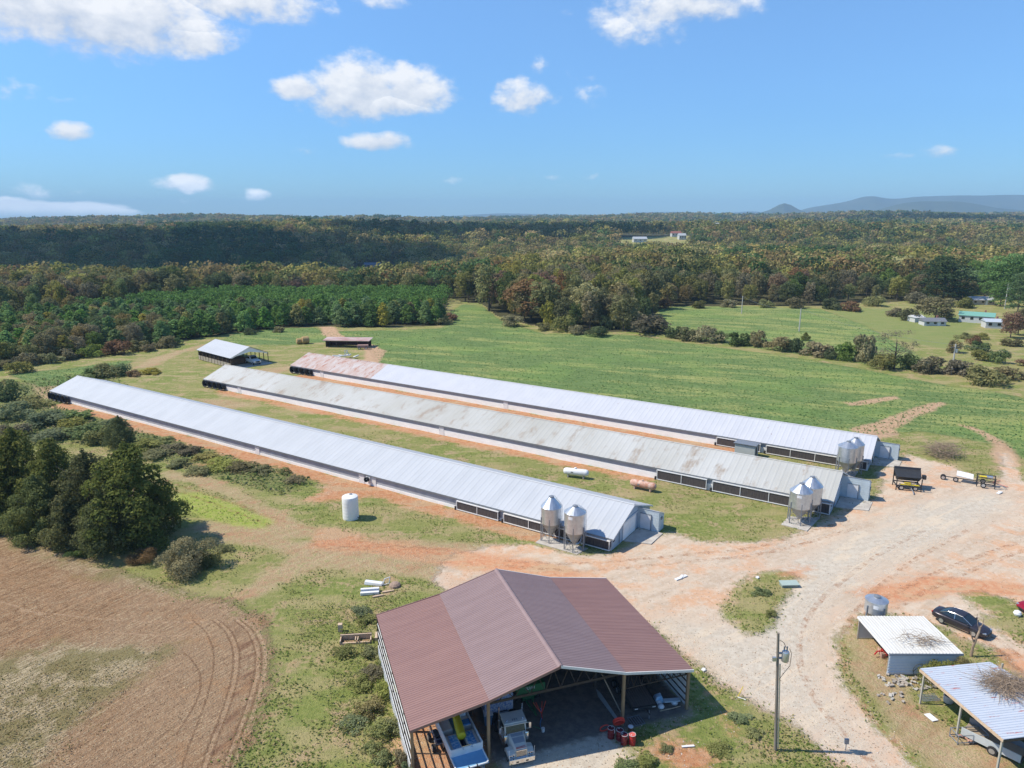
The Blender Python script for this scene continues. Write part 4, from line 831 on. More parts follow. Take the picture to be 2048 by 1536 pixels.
for s in (-1, 1):
    f = loft([[(-.30, s*.53, .75), (-.30, s*1.16, .75), (-.30, s*1.16, 1.05), (-.34, s*.53, 1.18)], [(-.75, s*.6, .75), (-.75, s*1.2, .75), (-.75, s*1.2, 1.22), (-.75, s*.6, 1.30)], [(-1.35, s*.68, .75), (-1.35, s*1.2, .75), (-1.35, s*1.2, 1.16), (-1.35, s*.68, 1.26)], [(-1.7, s*.72, .5), (-1.7, s*1.2, .5), (-1.7, s*1.2, .8), (-1.7, s*.72, .9)]]).obj('fender', CREAM, T)
    MB().box(-.30, -.27, s*.86-.24, s*.86+.24, .84, 1.04).obj('headlight_bezel', CHROME, T)
    for k in (-.11, .11): MB().lathe([(.085, 0), (.06, .03)], (-.275, s*.86+k, .94), 12, 'x').obj('headlight', GLASS, T)
    for x in (-1.0,): wheel(T, x, s*1.0, .5, .28, CHROME)
    for x in (-5.3, -6.5): wheel(T, x, s*.95, .5, .55, CHROME)
    MB().tube((-3.9, s*1.12, 1.1), (-3.9, s*1.12, 3.55), .075).obj('exhaust_stack', CHROME, T); MB().tube((-3.9, s*1.12, 1.3), (-3.9, s*1.12, 2.2), .13).obj('heat_shield', CHROME, T)
    MB().lathe([(.19, 1.2), (.21, 1.3), (.21, 1.85), (.15, 1.95), (.16, 2.02)], (-1.95, s*1.0, 0), 16).obj('air_cleaner', CHROME, T, smooth=True)
    mr = MB().box(-2.35, -2.31, s*1.42-.1, s*1.42+.1, 1.9, 2.5); mr.tube((-2.4, s*1.1, 2.5), (-2.35, s*1.42, 2.5), .02); mr.tube((-2.4, s*1.1, 1.9), (-2.35, s*1.42, 1.9), .02); mr.obj('mirror', CHROME, T)
    MB().lathe([(.28, -3.9), (.30, -3.8), (.30, -2.5), (.28, -2.4)], (0, s*.95, .65), 16, 'x').obj('fuel_tank', CHROME, T, smooth=True)
    MB().tube((-.1, s*1.15, .75), (-.1, s*1.17, 1.75), .015).obj('bumper_marker_rod', WHITE, T)
cab = loft([[(-2.1, -.98, .9), (-2.1, -1.02, 1.75), (-2.1, 1.02, 1.75), (-2.1, .98, .9)], [(-2.15, -.98, .9), (-2.15, -1.02, 1.85), (-2.15, 1.02, 1.85), (-2.15, .98, .9)], [(-2.42, -1.0, .9), (-2.42, -1.0, 2.72), (-2.42, 1.0, 2.72), (-2.42, 1.0, .9)], [(-3.7, -1.02, .9), (-3.7, -1.0, 2.76), (-3.7, 1.0, 2.76), (-3.7, 1.02, .9)]]).obj('cab', CREAM, T, bevel=.04)
MB().hexa([(-2.12, -.9, 1.93), (-2.12, .9, 1.93), (-2.16, .9, 1.93), (-2.16, -.9, 1.93), (-2.36, -.88, 2.55), (-2.36, .88, 2.55), (-2.42, .88, 2.55), (-2.42, -.88, 2.55)]).obj('windshield', GLASS, cab)
for s in (-1, 1): MB().box(-3.5, -2.6, s*1.03-.015, s*1.03+.015, 1.9, 2.5).obj('side_window', GLASS, cab)
rf = MB().box(-3.85, -2.18, -1.08, 1.08, 2.80, 2.92).obj('cab_roof', CREAM, cab, bevel=.06)
MB().box(-2.30, -2.05, -1.04, 1.04, 2.74, 2.80).obj('sun_visor', CREAM, cab)
for y in (-.2, 0, .2): MB().obox((-2.55, y, 2.95), (.24, .07, .09)).obj('roof_lamp', STEEL, cab)
for y in (-.75, .75): MB().lathe([(.09, 0), (.09, .1), (.03, .16)], (-2.5, y, 2.92), 10).obj('roof_beacon', CHROME, cab)
TB('frame', BLACK, (-7.2, -.4, -.42, -.3, .62, .9), (-7.2, -.4, .3, .42, .62, .9), (-7.2, -4.0, -.45, .45, .9, .96)); TB('fifth_wheel', STEEL, (-6.4, -5.5, -.45, .45, .97, 1.12))
TB('toolbox', CHROME, (-4.6, -4.1, -.5, .5, .95, 1.9))

# pontoon boat on its trailer
A, B = U(946, 1533, 1.05), U(893, 1420, 1.05); d = A - B; hd = math.atan2(d.y, d.x)
T = thing('pontoon_boat', 'white and blue pontoon boat with a yellow tube rolled up on its seats', 'boat', (A.x, A.y, .2), hd); W_ = 1.18; L_ = 6.6; z = .82
MB().box(-L_, 0, -W_, W_, z-.07, z).obj('deck', LBLUE, T)
m = MB(); m.path([(-1.7, -W_, z+.03), (-.15, -W_, z+.03), (0, -W_+.15, z+.03), (0, W_-.15, z+.03), (-.15, W_, z+.03), (-1.7, W_, z+.03)], .055); m.obj('deck_edge', WHITE, T)
for s in (-1, 1):
    MB().lathe([(.02, .1), (.28, -.5), (.30, -.9), (.30, -L_)], (0, s*.8, z-.4), 16, 'x').obj('pontoon', GALV, T, smooth=True)
    MB().box(-L_, -1.35, s*W_-.05, s*W_+.05, z, z+.60).obj('side_fence', WHITE, T, bevel=.02)
    MB().tube((-L_, s*W_, z+.63), (-1.35, s*W_, z+.63), .045).obj('rail', WHITE, T)
    sb = MB().box(-3.1, -1.45, s*.66-.44, s*.66+.44, z, z+.42).obj('bow_seat', CREAM, T, bevel=.05)
    MB().box(-2.95, -1.6, s*.60-.30, s*.60+.28, z+.42, z+.455).obj('seat_pad', pmat('blue_patterned_vinyl', (.02, .22, .52), .5, col2=(.45, .62, .70), nscale=6, amount=1, detail=2), sb)
    MB().box(-5.4, -3.5, s*.72-.38, s*.72+.38, z, z+.5).obj('console' if s > 0 else 'rear_seat', CREAM, T, bevel=.05)
MB().box(-1.42, -1.33, -W_, W_, z, z+.60).obj('front_fence', WHITE, T, bevel=.02)
MB().box(-3.3, -1.42, -.25, .25, z+.004, z+.02).obj('carpet', pmat('navy_carpet', (.01, .02, .06), .95), T)
m = MB(); m.path([(-1.0, -.35, z+.7), (-1.3, -.35, z+.72), (-1.3, .35, z+.72), (-1.0, .35, z+.7)], .025)
for y in (-.35, .35): m.tube((-1.3, y, z+.5), (-1.3, y, z+.72), .02)
m.obj('boarding_rail', CHROME, T)
m = MB()
for y in (-.3, .3): m.obox((.02, y, z+.08), (.16, .05, .16))
m.obj('cleat', BLACK, T)
MB().box(-5.2, -4.5, .42, 1.0, z+.5, z+.95).obj('helm', WHITE, T, bevel=.05); MB().box(-4.1, -3.5, .45, 1.05, z+.5, z+.6).obj('blue_cushion', BLUEP, T, bevel=.04)
T2 = thing('inflatable_tube', 'yellow rolled inflatable tube lying on the pontoon boat', 'inflatable tube', (0, 0, 0)); T2.matrix_world = Matrix.Translation((A.x, A.y, .2)) @ Matrix.Rotation(hd, 4, 'Z')
MB().lathe([(.12, -.02), (.22, 0), (.32, .06), (.33, .9), (.28, 2.0), (.22, 2.05)], (0, 0, 0), 18, 'x').obj('roll', YELLOW, T2, smooth=True)
T2.matrix_world = Matrix.Translation(Vector((A.x, A.y, .2)) + Matrix.Rotation(hd, 3, 'Z') @ Vector((-2.35, -.02, z+.62))) @ Matrix.Rotation(hd + math.pi - .10, 4, 'Z') @ Matrix.Rotation(-.08, 4, 'Y')
T = thing('boat_trailer', 'black trailer frame and tyres under the pontoon boat', 'trailer', (A.x, A.y, 0), hd)
m = MB(); m.box(-6.8, -.9, -.55, -.45, .3, .42); m.box(-6.8, -.9, .45, .55, .3, .42)
for x in (-6, -4, -2): m.box(x, x+.1, -1.0, 1.0, .3, .4)
m.obj('frame', BLACK, T)
for x in (-4.6, -3.9):
    for s in (-1, 1): wheel(T, x, s*.72, .28, .2)
# dark quad bike between boat and wall
s_, t_ = bpx(880, 1480, .4); x, y = bp(s_ - .2, t_ + .1)
T = thing('quad_bike', 'dark quad bike squeezed in left of the pontoon boat', 'quad bike', (x, y, 0), hd)
MB().box(-.85, .75, -.22, .22, .45, .70).obj('body', pmat('navy_plastic', (.015, .02, .05), .4), T, bevel=.08); MB().box(-.5, .15, -.18, .18, .70, .86).obj('seat', BLACK, T, bevel=.06)
MB().tube((.35, -.42, 1.02), (.35, .42, 1.02), .03).obj('handlebar', BLACK, T); m = MB()
for x0 in (-.95, .45): MB().path([(x0, -.35, .8), (x0+.5, -.35, .8), (x0+.5, .35, .8), (x0, .35, .8), (x0, -.35, .8)], .02).obj('rack', STEEL, T)
for x0 in (-.6, .6):
    for s in (-1, 1): wheel(T, x0, s*.42, .29, .24)
# green cart
s_, t_ = bpx(1058, 1402); x, y = bp(s_ - .3, t_ + .2)
T = thing('grain_cart', 'green hopper cart with white lettering standing deep under the barn', 'cart', (x, y, 0), BA - math.pi/2)
MB().hexa([(-1.4, -.35, .8), (.9, -.35, .8), (.9, .35, .8), (-1.4, .35, .8), (-2, -1.2, 1.75), (1.4, -1.2, 1.75), (1.4, 1.2, 1.75), (-2, 1.2, 1.75)]).obj('hopper', GREEN, T)
MB().box(-2, 1.4, -1.2, 1.2, 1.76, 2.35).obj('hopper_side', GREEN, T)
m = MB(); zz = 2.12
for k, (y0, w0) in enumerate(((-.42, .04), (-.28, .10), (-.10, .04), (.06, .10), (.26, .04))):
    m.box(1.402, 1.412, y0, y0 + .05, zz - .12, zz + .12); m.box(1.402, 1.412, y0, y0 + w0, zz - .12, zz - .07)
m.obj('white_lettering', WHITE, T)
for s in (-1, 1): wheel(T, -.2, s*1.0, .6, .4, GREEN); MB().tube((.9, s*.3, .8), (2.6, 0, .55), .06).obj('drawbar', GREEN, T)
MB().box(-1.4, .9, -.5, .5, .68, .8).obj('frame', GREEN, T)
# white-and-blue trailer behind the truck
s_, t_ = bpx(1000, 1400, 1.9); x, y = bp(s_, t_ + 2.2)
T = thing('cargo_trailer', 'white trailer box with blue scribbled pattern behind the semi truck', 'trailer', (x, y, 0), BA + math.pi/2)
MB().box(-2.0, 2.2, -1.15, 1.15, .6, 2.1).obj('box', pmat('blue_scribble_panel', (.62, .62, .62), .5, col2=(.12, .18, .42), nscale=7, amount=1, detail=1), T, bevel=.06); MB().box(-2.2, 2.4, -.9, .9, .45, .6).obj('chassis', BLACK, T)
for s in (-1, 1): wheel(T, .4, s*1.0, .38, .25)
# black flatbed trailer
C = [U(1271, 1420, .65), U(1309, 1408, .65)]; mid = (C[0] + C[1]) / 2; back = U(1262, 1357, .65); d = mid - back; hd = math.atan2(d.y, d.x)
T = thing('flatbed_trailer', 'black flatbed trailer with a brown plank deck under the right lean-to', 'trailer', (mid.x, mid.y, 0), BA - math.pi/2 - .12)
m = MB(); [m.box(-6.4, -.1, -1.0 + q_*.2, -1.0 + q_*.2 + .185, .60, .65) for q_ in range(10)]; m.obj('deck', pmat('worn_deck_boards', (.13, .10, .085), .9, col2=(.08, .065, .06), nscale=3), T)
MB().box(-.12, 0, -1.05, 1.05, .48, .68).box(-6.5, 0, -1.06, -1.0, .48, .68).box(-6.5, 0, 1.0, 1.06, .48, .68).obj('frame', BLACK, T)
for y in (-.85, .62): MB().box(.0, .015, y, y+.26, .53, .60).obj('reflector', WHITE, T)
MB().tube((0, .1, .5), (.75, .1, .5), .06).obj('tongue', BLACK, T); MB().tube((.6, .1, .05), (.6, .1, .8), .04).obj('jack', STEEL, T)
for x0 in (-3.6, -2.8):
    for s in (-1, 1): wheel(T, x0, s*1.2, .33, .2)
T = thing('lumber_stack', 'dark boards stacked between the flatbed trailer and the right barn wall', 'boards', bp(9.3, 8.0) + (0,), BA + math.pi/2)
m = MB(); rr = random.Random(5)
for q_ in range(22): m.obox((rr.uniform(-.3, .3), rr.uniform(-.8, .8), .06 + .05*q_/2), (4.2, .16, .045), rr.uniform(-.06, .06))
m.obj('boards', WOOD_M, T)
# scrap, barrels, hoses
rr = random.Random(8)
q = U(1330, 1408); T = thing('scrap_pile', 'heap of pale bags, a blue tarp and boards beside the right barn wall', 'scrap', (q.x, q.y, 0), .4)
m = MB()
for _ in range(4): m.lathe([(.05, 0), (.26, .05), (.30, .16), (.18, .30), (.02, .34)], (rr.uniform(-.7, .7), rr.uniform(-.5, .5), 0), 10)
m.obj('bags', WHITE, T, smooth=True)
MB().hexa([(-.9, .2, 0), (.1, .1, 0), (.2, .9, 0), (-.8, 1.0, 0), (-.6, .3, .6), (-.1, .3, .5), (.0, .7, .62), (-.5, .8, .5)]).obj('tarp', TARP, T, bevel=.08)
MB().obox((.5, -.2, .35), (1.3, .38, .10), -.3).obj('panel', pmat('pale_blue_panel', (.5, .58, .64), .6), T)
m = MB(); [m.tube((rr.uniform(-1, 0), -.6, .05), (rr.uniform(0, 1), -.9, .2), .03) for _ in range(4)]; m.obj('sticks', PALEW, T)
BAR = [((1221.6, 1475), 'wine-red drum with a dark lid, leftmost under the hose coil'), ((1239, 1479), 'wine-red drum with a dark lid just under the big hose coil'), ((1248, 1488), 'wine-red drum with a white paper label, in front of the others'), ((1264, 1488), 'bright red drum with a pink lid, rightmost of the four')]
for k, (p, lb) in enumerate(BAR):
    q = U(*p); T = thing('drum', lb, 'drum', (q.x, q.y, 0), .3 + k, 'red drums at the barn front')
    MB().lathe([(.25, 0), (.26, .03), (.25, .05), (.25, .28), (.262, .30), (.25, .32), (.25, .55), (.262, .57), (.25, .59), (.25, .80), (.262, .83)], n=24).obj('barrel', RED if k == 3 else pmat('wine_red_paint', (.17, .012, .018), .4), T, smooth=True)
    l = MB().lathe([(.225, .832), (.225, .845)], n=24).obj('lid', pmat('pink_lid', (.62, .14, .12), .5) if k == 3 else pmat('dark_red_lid', (.10, .01, .02), .5), T)
    MB().torus((0, 0, .84), .25, .012, n=24, m=5).obj('rim_ring', WHITE, T); MB().lathe([(.035, .845), (.035, .87)], (.1, .08, 0), 8).obj('bung', WHITE, l)
    if k in (0, 2): MB().obox((-.17 if k else .2, -.2, .62), (.14, .02, .24), -.7 if k else .8).obj('label', WHITE, T)
q = U(1237.5, 1462); T = thing('hose_coil', 'thick coil of red hose leaning upright on the drums', 'hose', (q.x, q.y, .75), .3)
for k in range(5): MB().torus((0, .05*k, 0), .42 - .03*(k % 3), .05, 'y', 26, 7).obj('hose_loop', HOSE, T, smooth=True)
T.rotation_euler = (.5, 0, .2)
q = U(1209, 1466); T = thing('hose_coil', 'thin loop of red hose standing left of the drums', 'hose', (q.x, q.y, .42), .2)
for k in range(2): MB().torus((0, .05*k, 0), .38 - .03*k, .025, 'y', 26, 6).obj('hose_loop', HOSE, T, smooth=True)
T.rotation_euler = (.35, 0, .3)
q = U(1261, 1462); T = thing('bucket', 'brown bucket with a white lid beside the barn post', 'bucket', (q.x, q.y, 0)); MB().lathe([(.17, 0), (.2, .38)], n=18).obj('pail', pmat('brown_pail', (.22, .10, .05), .6), T, smooth=True); MB().lathe([(.21, .38), (.21, .41), (.02, .43)], n=18).obj('lid', WHITE, T)
q = U(1272, 1443); T = thing('metal_grate', 'dark metal grate lying on the barn floor', 'grate', (q.x, q.y, .05), .33)
m = MB(); [m.box(-.5 + k*.2, -.46 + k*.2, -.5, .5, 0, .04) for k in range(6)]; m.box(-.5, .54, -.52, -.48, 0, .05); m.box(-.5, .54, .48, .52, 0, .05); m.obj('bars', STEEL, T)
a_, b_ = U(1241, 1424, .0), U(1225, 1347, 4.4); T = thing('leaning_pole', 'long grey pole leaning from the floor up to the barn truss', 'pole', tuple(a_)); MB().tube((0, 0, 0), tuple(bp(3.9, 1.4)[k] - a_[k] for k in (0, 1)) + (4.3,), .05).obj('pole', POLE, T)
q = U(1376, 1494); T = thing('white_board', 'white board lying in the grass in front of the barn', 'board', (q.x, q.y, .05), .1); MB().obox((0, 0, .03), (.95, .16, .05)).obj('board', WHITE, T)
q = U(1230, 1440); T = thing('long_panel', 'long pale narrow boat-like panel lying on the barn floor behind the drums', 'panel', (q.x - .4, q.y + 1.2, .25), 1.9); MB().add([(-2.2, -.1, 0), (1.4, -.2, 0), (2.2, 0, .1), (1.4, .2, 0), (-2.2, .1, 0), (-2.4, 0, .25), (1.6, 0, .3)], [(0, 1, 6, 5), (1, 2, 6), (2, 3, 6), (3, 4, 5, 6), (0, 5, 4), (4, 3, 2, 1, 0)]).obj('panel', pmat('pale_fibreglass', (.26, .28, .29), .6), T)
q = U(1083, 1438); T = thing('hay_rake', 'red prongs fanning up from a stand, on the barn floor right of the truck', 'tool', (q.x, q.y, 0), .2)
m = MB(); [m.path([(0, 0, .5), (dx_*.5, .05, .95), (dx_, .1, 1.5)], .028, 5) for dx_ in (-.65, -.45, .05, .35)]; m.obj('prongs', pmat('orange_red_rod', (.55, .06, .03), .5), T); MB().tube((.05, 0, 0), (0, 0, .5), .04).obj('stand', RED, T)
q = U(1086, 1463); T = thing('bucket', 'small white bucket at the end of a blue hose', 'bucket', (q.x, q.y, 0)); MB().lathe([(.12, 0), (.15, .3)], n=16).obj('pail', WHITE, T)
T = thing('blue_hose', 'blue hose running to the small white bucket', 'hose', (q.x, q.y, 0)); MB().path([(0, 0, .25), (-.15, .25, .1), (-.2, .8, .06), (-.05, 1.4, .1), (-.1, 1.9, .6)], .03).obj('hose', BLUEP, T)
T = thing('green_rod', 'thin green rod lying beside the blue hose', 'rod', (q.x, q.y, 0)); MB().tube((-.1, 0, .2), (-.75, .55, .05), .018).obj('rod', pmat('green_rod_paint', (.05, .35, .16), .5), T)
q = U(976, 1446); T = thing('blue_bin', 'blue bin behind the barn post left of the truck', 'bin', (q.x, q.y, 0), .2); MB().hexa([(-.28, -.28, 0), (.28, -.28, 0), (.28, .28, 0), (-.28, .28, 0), (-.34, -.34, .9), (.34, -.34, .9), (.34, .34, .9), (-.34, .34, .9)]).obj('body', pmat('slate_blue_bin', (.12, .22, .36), .6), T); MB().box(-.36, .36, -.36, .36, .9, .95).obj('lid', WHITE, T)

# ---------------------------------------------------------------- tanks, implements, loose things
q = U(702, 1036.5); T = thing('water_tank', 'tall white plastic tank on the slope below the nearest house', 'tank', (q.x, q.y, 0))
TW = pmat('white_polyethylene', (.80, .80, .78), .45, col2=(.74, .75, .72), nscale=1)
prof = [(1.0, 0)]; [prof.extend([(1.03, .12 + k*.42), (1.03, .42 + k*.42), (1.022, .48 + k*.42)]) for k in range(6)]; prof += [(1.03, 2.9), (.98, 3.05), (.6, 3.22), (.25, 3.28)]
MB().lathe(prof, n=40).obj('shell', TW, T, smooth=True); MB().lathe([(.2, 3.27), (.2, 3.34), (.05, 3.36)], (.1, .1, 0), 16).obj('lid', STEEL, T); MB().tube((.98, -.35, .3), (1.15, -.4, .3), .06).obj('outlet', BLACK, T)
def gas_tank(p0, p1, label, mat):
    a_, b_ = U(*p0), U(*p1); mid = (a_ + b_) / 2; rz = math.atan2(b_.y - a_.y, b_.x - a_.x); L_ = max(3.9, (b_ - a_).length + .3)
    T = thing('propane_tank', label, 'propane tank', (mid.x, mid.y, 0), rz, 'propane tanks in the grass'); r = .52; prof = [(.05, -L_/2), (.30, -L_/2+.07), (.45, -L_/2+.22), (r, -L_/2+.48), (r, L_/2-.48), (.45, L_/2-.22), (.30, L_/2-.07), (.05, L_/2)]
    MB().lathe(prof, (0, 0, .85), 24, 'x').obj('shell', mat, T, smooth=True)
    for x in (-L_*.3, L_*.3): MB().box(x-.08, x+.08, -.4, .4, 0, .5).obj('support', CONC if mat is WHITE else RUSTY, T)
    MB().lathe([(.17, 1.34), (.19, 1.5), (.12, 1.56)], (-.1, 0, 0), 14).obj('valve_dome', mat, T); MB().box(-.7, -.35, -.535, -.51, .8, 1.0).obj('data_plate', STEEL, T)
    return T
gas_tank((1130, 952), (1174, 957), 'clean white propane tank lying in the grass between the first two houses', WHITE)
gas_tank((1262, 975), (1310, 985), 'rust-red propane tank with white flaking patches beside the middle house', RUSTY)
# small grey control box building beside house three
x, y = hp(2, s_at(2, 1503), -3.2); T = thing('well_house', 'small grey box shed between the middle and farthest houses', 'shed', (x, y, 0), HA)
MB().box(-1.6, 1.6, -1.1, 1.1, 0, 2.1).obj('wall', pmat('grey_board_wall', (.40, .43, .43), .8), T); MB().slab((-1.8, -1.3, 2.2), (1.8, -1.3, 2.2), (1.8, 1.3, 2.35), (-1.8, 1.3, 2.35), .1).obj('roof', STEEL, T); MB().box(-1.62, -1.6, -.3, .5, .1, 1.8).obj('door', DARKW, T)
# black litter spreader
q = U(1818, 978); T = thing('hopper_spreader', 'black hopper machine on a frame with yellow parts in the gravel yard', 'farm machine', (q.x, q.y, 0), -.28)
MB().hexa([(-1.7, .2, 1.2), (1.2, .2, 1.2), (1.2, .8, 1.2), (-1.7, .8, 1.2), (-1.9, -.5, 1.9), (1.3, -.5, 1.9), (1.6, 1.5, 2.5), (-1.9, 1.5, 2.5)]).obj('hopper', BLACK, T); MB().hexa([(-1.9, 1.4, 1.3), (1.5, 1.4, 1.3), (1.5, 1.5, 1.3), (-1.9, 1.5, 1.3), (-1.9, 1.5, 2.8), (1.6, 1.5, 2.8), (1.6, 1.56, 2.8), (-1.9, 1.56, 2.8)]).obj('back_panel', pmat('black_blue_panel', (.03, .035, .05), .4), T)
m = MB()
for x0 in (-1.9, 1.3):
    for y0 in (-.9, 1.2): m.box(x0-.06, x0+.06, y0-.06, y0+.06, 0, 1.9)
m.box(-1.9, 1.3, -.95, -.85, .6, .75); m.box(-1.9, 1.3, 1.15, 1.25, .6, .75); m.box(-1.95, -1.85, -.9, 1.2, .6, .75); m.box(1.25, 1.35, -.9, 1.2, .6, .75); m.obj('frame', BLACK, T)
m = MB(); m.tube((-1.4, -.8, .9), (.9, -.8, .9), .08); m.obox((-.5, -.8, 1.15), (.9, .12, .16)); m.obox((.8, -.9, .9), (.5, .1, .1)); m.obj('yellow_parts', YELLOW, T)
m = MB(); rr = random.Random(4)
for _ in range(16): m.tube((rr.uniform(-1.7, 1.1), rr.uniform(-.9, .2), rr.uniform(.2, 1.2)), (rr.uniform(-1.7, 1.1), rr.uniform(-.9, .2), rr.uniform(.2, 1.2)), .045)
m.obj('linkage', STEEL, T); MB().box(1.75, 2.2, .6, 1.2, 1.4, 1.95).obj('end_box', BLACK, T)
for x0 in (-1.2, .6): wheel(T, x0, -.7, .38, .2)
MB().path([(0, -1, .5), (.1, -2.0, .25), (.1, -2.3, .05)], .07).obj('drawbar', STEEL, T)
q = U(1946, 968); T = thing('trailed_implement', 'trailed implement with a white panel and long wheeled drawbar at the yard edge', 'farm machine', (q.x, q.y, 0), -.55)
m = MB(); m.tube((-3.8, 0, .5), (3.0, 0, .6), .07); m.box(.4, 2.6, -.8, -.7, .5, .6); m.box(.4, 2.6, .7, .8, .5, .6)
for x0 in (.4, 2.6):
    for y0 in (-.75, .75): m.box(x0-.06, x0+.06, y0-.06, y0+.06, 0, 1.5)
m.box(.4, 2.6, -.8, -.7, 1.4, 1.5); m.box(.4, 2.6, .7, .8, 1.4, 1.5); m.obj('frame', BLACK, T)
MB().obox((-1.1, .5, 1.0), (2.1, 1.3, .12), 0, .1, .3).obj('white_panel', WHITE, T); MB().obox((1.1, 0, 1.3), (.9, .4, .3), .2).obj('yellow_motor', YELLOW, T, bevel=.05); MB().obox((1.9, .2, 1.35), (.8, .5, .35)).obj('grey_housing', GALV, T, bevel=.05)
for x0, y0 in ((-3.8, .25), (-3.8, -.25), (-2.2, -.3), (1.2, -1.0), (1.2, 1.0)): wheel(T, x0, y0, .36, .2)
MB().path([(3.0, 0, .6), (3.6, -.2, .4), (4.1, .1, .15), (3.7, .3, .1)], .05).obj('hitch', STEEL, T)
def brush(name, label, cat, loc, n, R, hgt, rz=0., flat=1., leaf=None, seed=1, lean=0.):
    T = thing(name, label, cat, loc, rz); r_ = random.Random(seed); m = MB()
    for _ in range(n):
        a0 = r_.uniform(0, 6.28); p = Vector((r_.gauss(0, R*.35), r_.gauss(0, R*.35*flat), r_.uniform(.02, hgt*.7)))
        d = Vector((math.cos(a0), math.sin(a0)*flat, r_.uniform(-.1, .45))).normalized(); pts = [p]; l = r_.uniform(.4, 1.0)*R
        for k in range(3):
            d = (d + Vector((r_.uniform(-.35, .35), r_.uniform(-.35, .35), r_.uniform(-.2, .15)))).normalized(); nx_ = pts[-1] + d*l/3*.8; nx_.z = max(.02, min(hgt, nx_.z)); pts.append(nx_)
        m.path([tuple(v) for v in pts], r_.uniform(.008, .022)*max(1, R/2), 4, .006)
    m.obj('branches', TWIG, T); return T
q = U(1895, 917); BP = brush('brush_pile', 'big brown heap of dead brush at the edge of the bean field', 'brush pile', (q.x, q.y + 1.5, 0), 420, 3.6, 2.6, seed=3)
brush('dead_limb', 'bare dead limb lying on the white carport roof', 'branch', (C1[0] + 3.6, C1[1] + 1.3, 2.16), 75, 2.4, .55, seed=5, flat=.45)
brush('branch_heap', 'heap of dead branches covering the rust-streaked carport roof', 'branches', (C2[0] + 4.2, C2[1] + 5.6, 2.9), 520, 2.6, .42, .17, seed=6, flat=.75)
q = U(1942, 1312); T = thing('dead_tree', 'crooked dead tree trunk beside the parked sedan', 'dead tree', (q.x, q.y, 0))
MB().path([(0, 0, 0), (.02, 0, .9), (.2, 0, 1.7), (.45, .1, 2.4), (.5, .1, 2.9)], .13, 8, .07).path([(.1, 0, 1.3), (-.25, 0, 2.0), (-.3, .1, 2.4)], .07, 6, .03).path([(.45, .1, 2.4), (.25, .2, 3.1), (.15, .3, 4.0)], .04, 5, .015).path([(.45, .1, 2.5), (.75, .2, 3.2), (.7, .2, 3.7)], .04, 5, .015).obj('trunk', TWIG, T)
# carport contents and yard litter on the right
q = U(1762, 1312); T = thing('tiller', 'red tiller poking out of the white carport', 'tiller', (q.x + .9, q.y, 0), .1)
MB().obox((0, 0, .45), (1.5, .9, .22)).obj('deck', RED, T, bevel=.05); m = MB(); [m.obox((-.9, -.3 + .2*k, .3), (.5, .06, .4), .3*k) for k in range(5)]; m.obj('tines', RUSTY, T); MB().path([(-.6, 0, .55), (-1.3, .1, .5), (-1.6, .0, .25)], .06).obj('arm', RED, T); MB().torus((.2, 0, .62), .2, .05).obj('pulley', BLACK, T)
x, y = C1[0] + 2.6, C1[1] - .35; T = thing('steel_hoop', 'thin black hoop leaning on the blue-white carport wall', 'hoop', (x, y, 0)); MB().torus((0, 0, .62), .60, .022, 'y', 36, 6).obj('ring', BLACK, T); MB().path([(.58 * math.cos(a_), 0, .35 + .5*math.sin(a_)) for a_ in np.linspace(.2, 2.94, 12)], .02, 5).obj('inner_ring', BLACK, T)
q = U(1862, 1436); T = thing('white_sheet', 'square white sheet lying on the clay left of the trailer', 'sheet', (q.x, q.y, .02), .15); MB().obox((0, 0, .05), (.55, .85, .04), .1).obj('sheet', WHITE, T)
q = U(1858, 1399); T = thing('mesh_panel', 'grey wire mesh panel on the ground by the carport post', 'mesh panel', (q.x, q.y, .05), .1)
m = MB(); [m.box(-.75 + k*.12, -.73 + k*.12, -.4, .4, .1, .13) for k in range(13)]; [m.box(-.75, .75, -.4 + k*.2, -.38 + k*.2, .13, .15) for k in range(5)]; m.obj('mesh', GALV, T)
q = U(1896, 1404); T = thing('old_drum', 'pale open drum with a rusty inside next to the carport edge', 'drum', (q.x, q.y, 0), .2)
MB().lathe([(.30, 0), (.36, .08), (.38, .62), (.34, .62), (.32, .5)], n=22, caps=False).obj('shell', pmat('chalky_drum', (.55, .50, .48), .8), T, smooth=True); MB().lathe([(.33, .5), (.02, .5)], n=18).obj('rusty_inside', RUSTY, T)
rr = random.Random(21)
for pxy, lb, n_ in (((1790, 1362), 'scatter of broken concrete and boards in front of the carport', 26), ((1838, 1368), 'scatter of metal scraps and rubble below the blue-white wall', 30), ((1790, 1396), 'small grey scrap heap in the grass', 12)):
    q = U(*pxy); T = thing('rubble', lb, 'rubble', (q.x, q.y, 0)); m = MB(); m2 = MB()
    for k in range(n_): (m if k % 3 else m2).obox((rr.uniform(-1.3, 1.3), rr.uniform(-.8, .8), rr.uniform(.03, .15)), (rr.uniform(.12, .5), rr.uniform(.08, .25), rr.uniform(.03, .16)), rr.uniform(0, 3), rr.uniform(-.3, .3))
    m.obj('chunks', JUNK, T); m2.obj('pale_scraps', pmat('dusty_scrap', (.46, .43, .38), .8), T)
q = U(1992, 1497); T = thing('utility_trailer', 'grey-sided utility trailer with a plank floor under the rusty carport', 'trailer', (q.x, q.y, 0), -.88)
MB().box(-2.1, 1.7, -.8, .8, .45, .52).obj('floor', pmat('trailer_planks', (.30, .24, .18), .9), T); MB().box(-2.1, 1.7, -.86, -.81, .35, .95).obj('side', pmat('galvanised_side', (.50, .53, .53), .5), T); MB().box(-2.1, 1.7, .81, .86, .35, .95).obj('side', STEEL, T); MB().box(1.7, 1.76, -.86, .86, .3, .6).obj('rear_beam', BLACK, T)
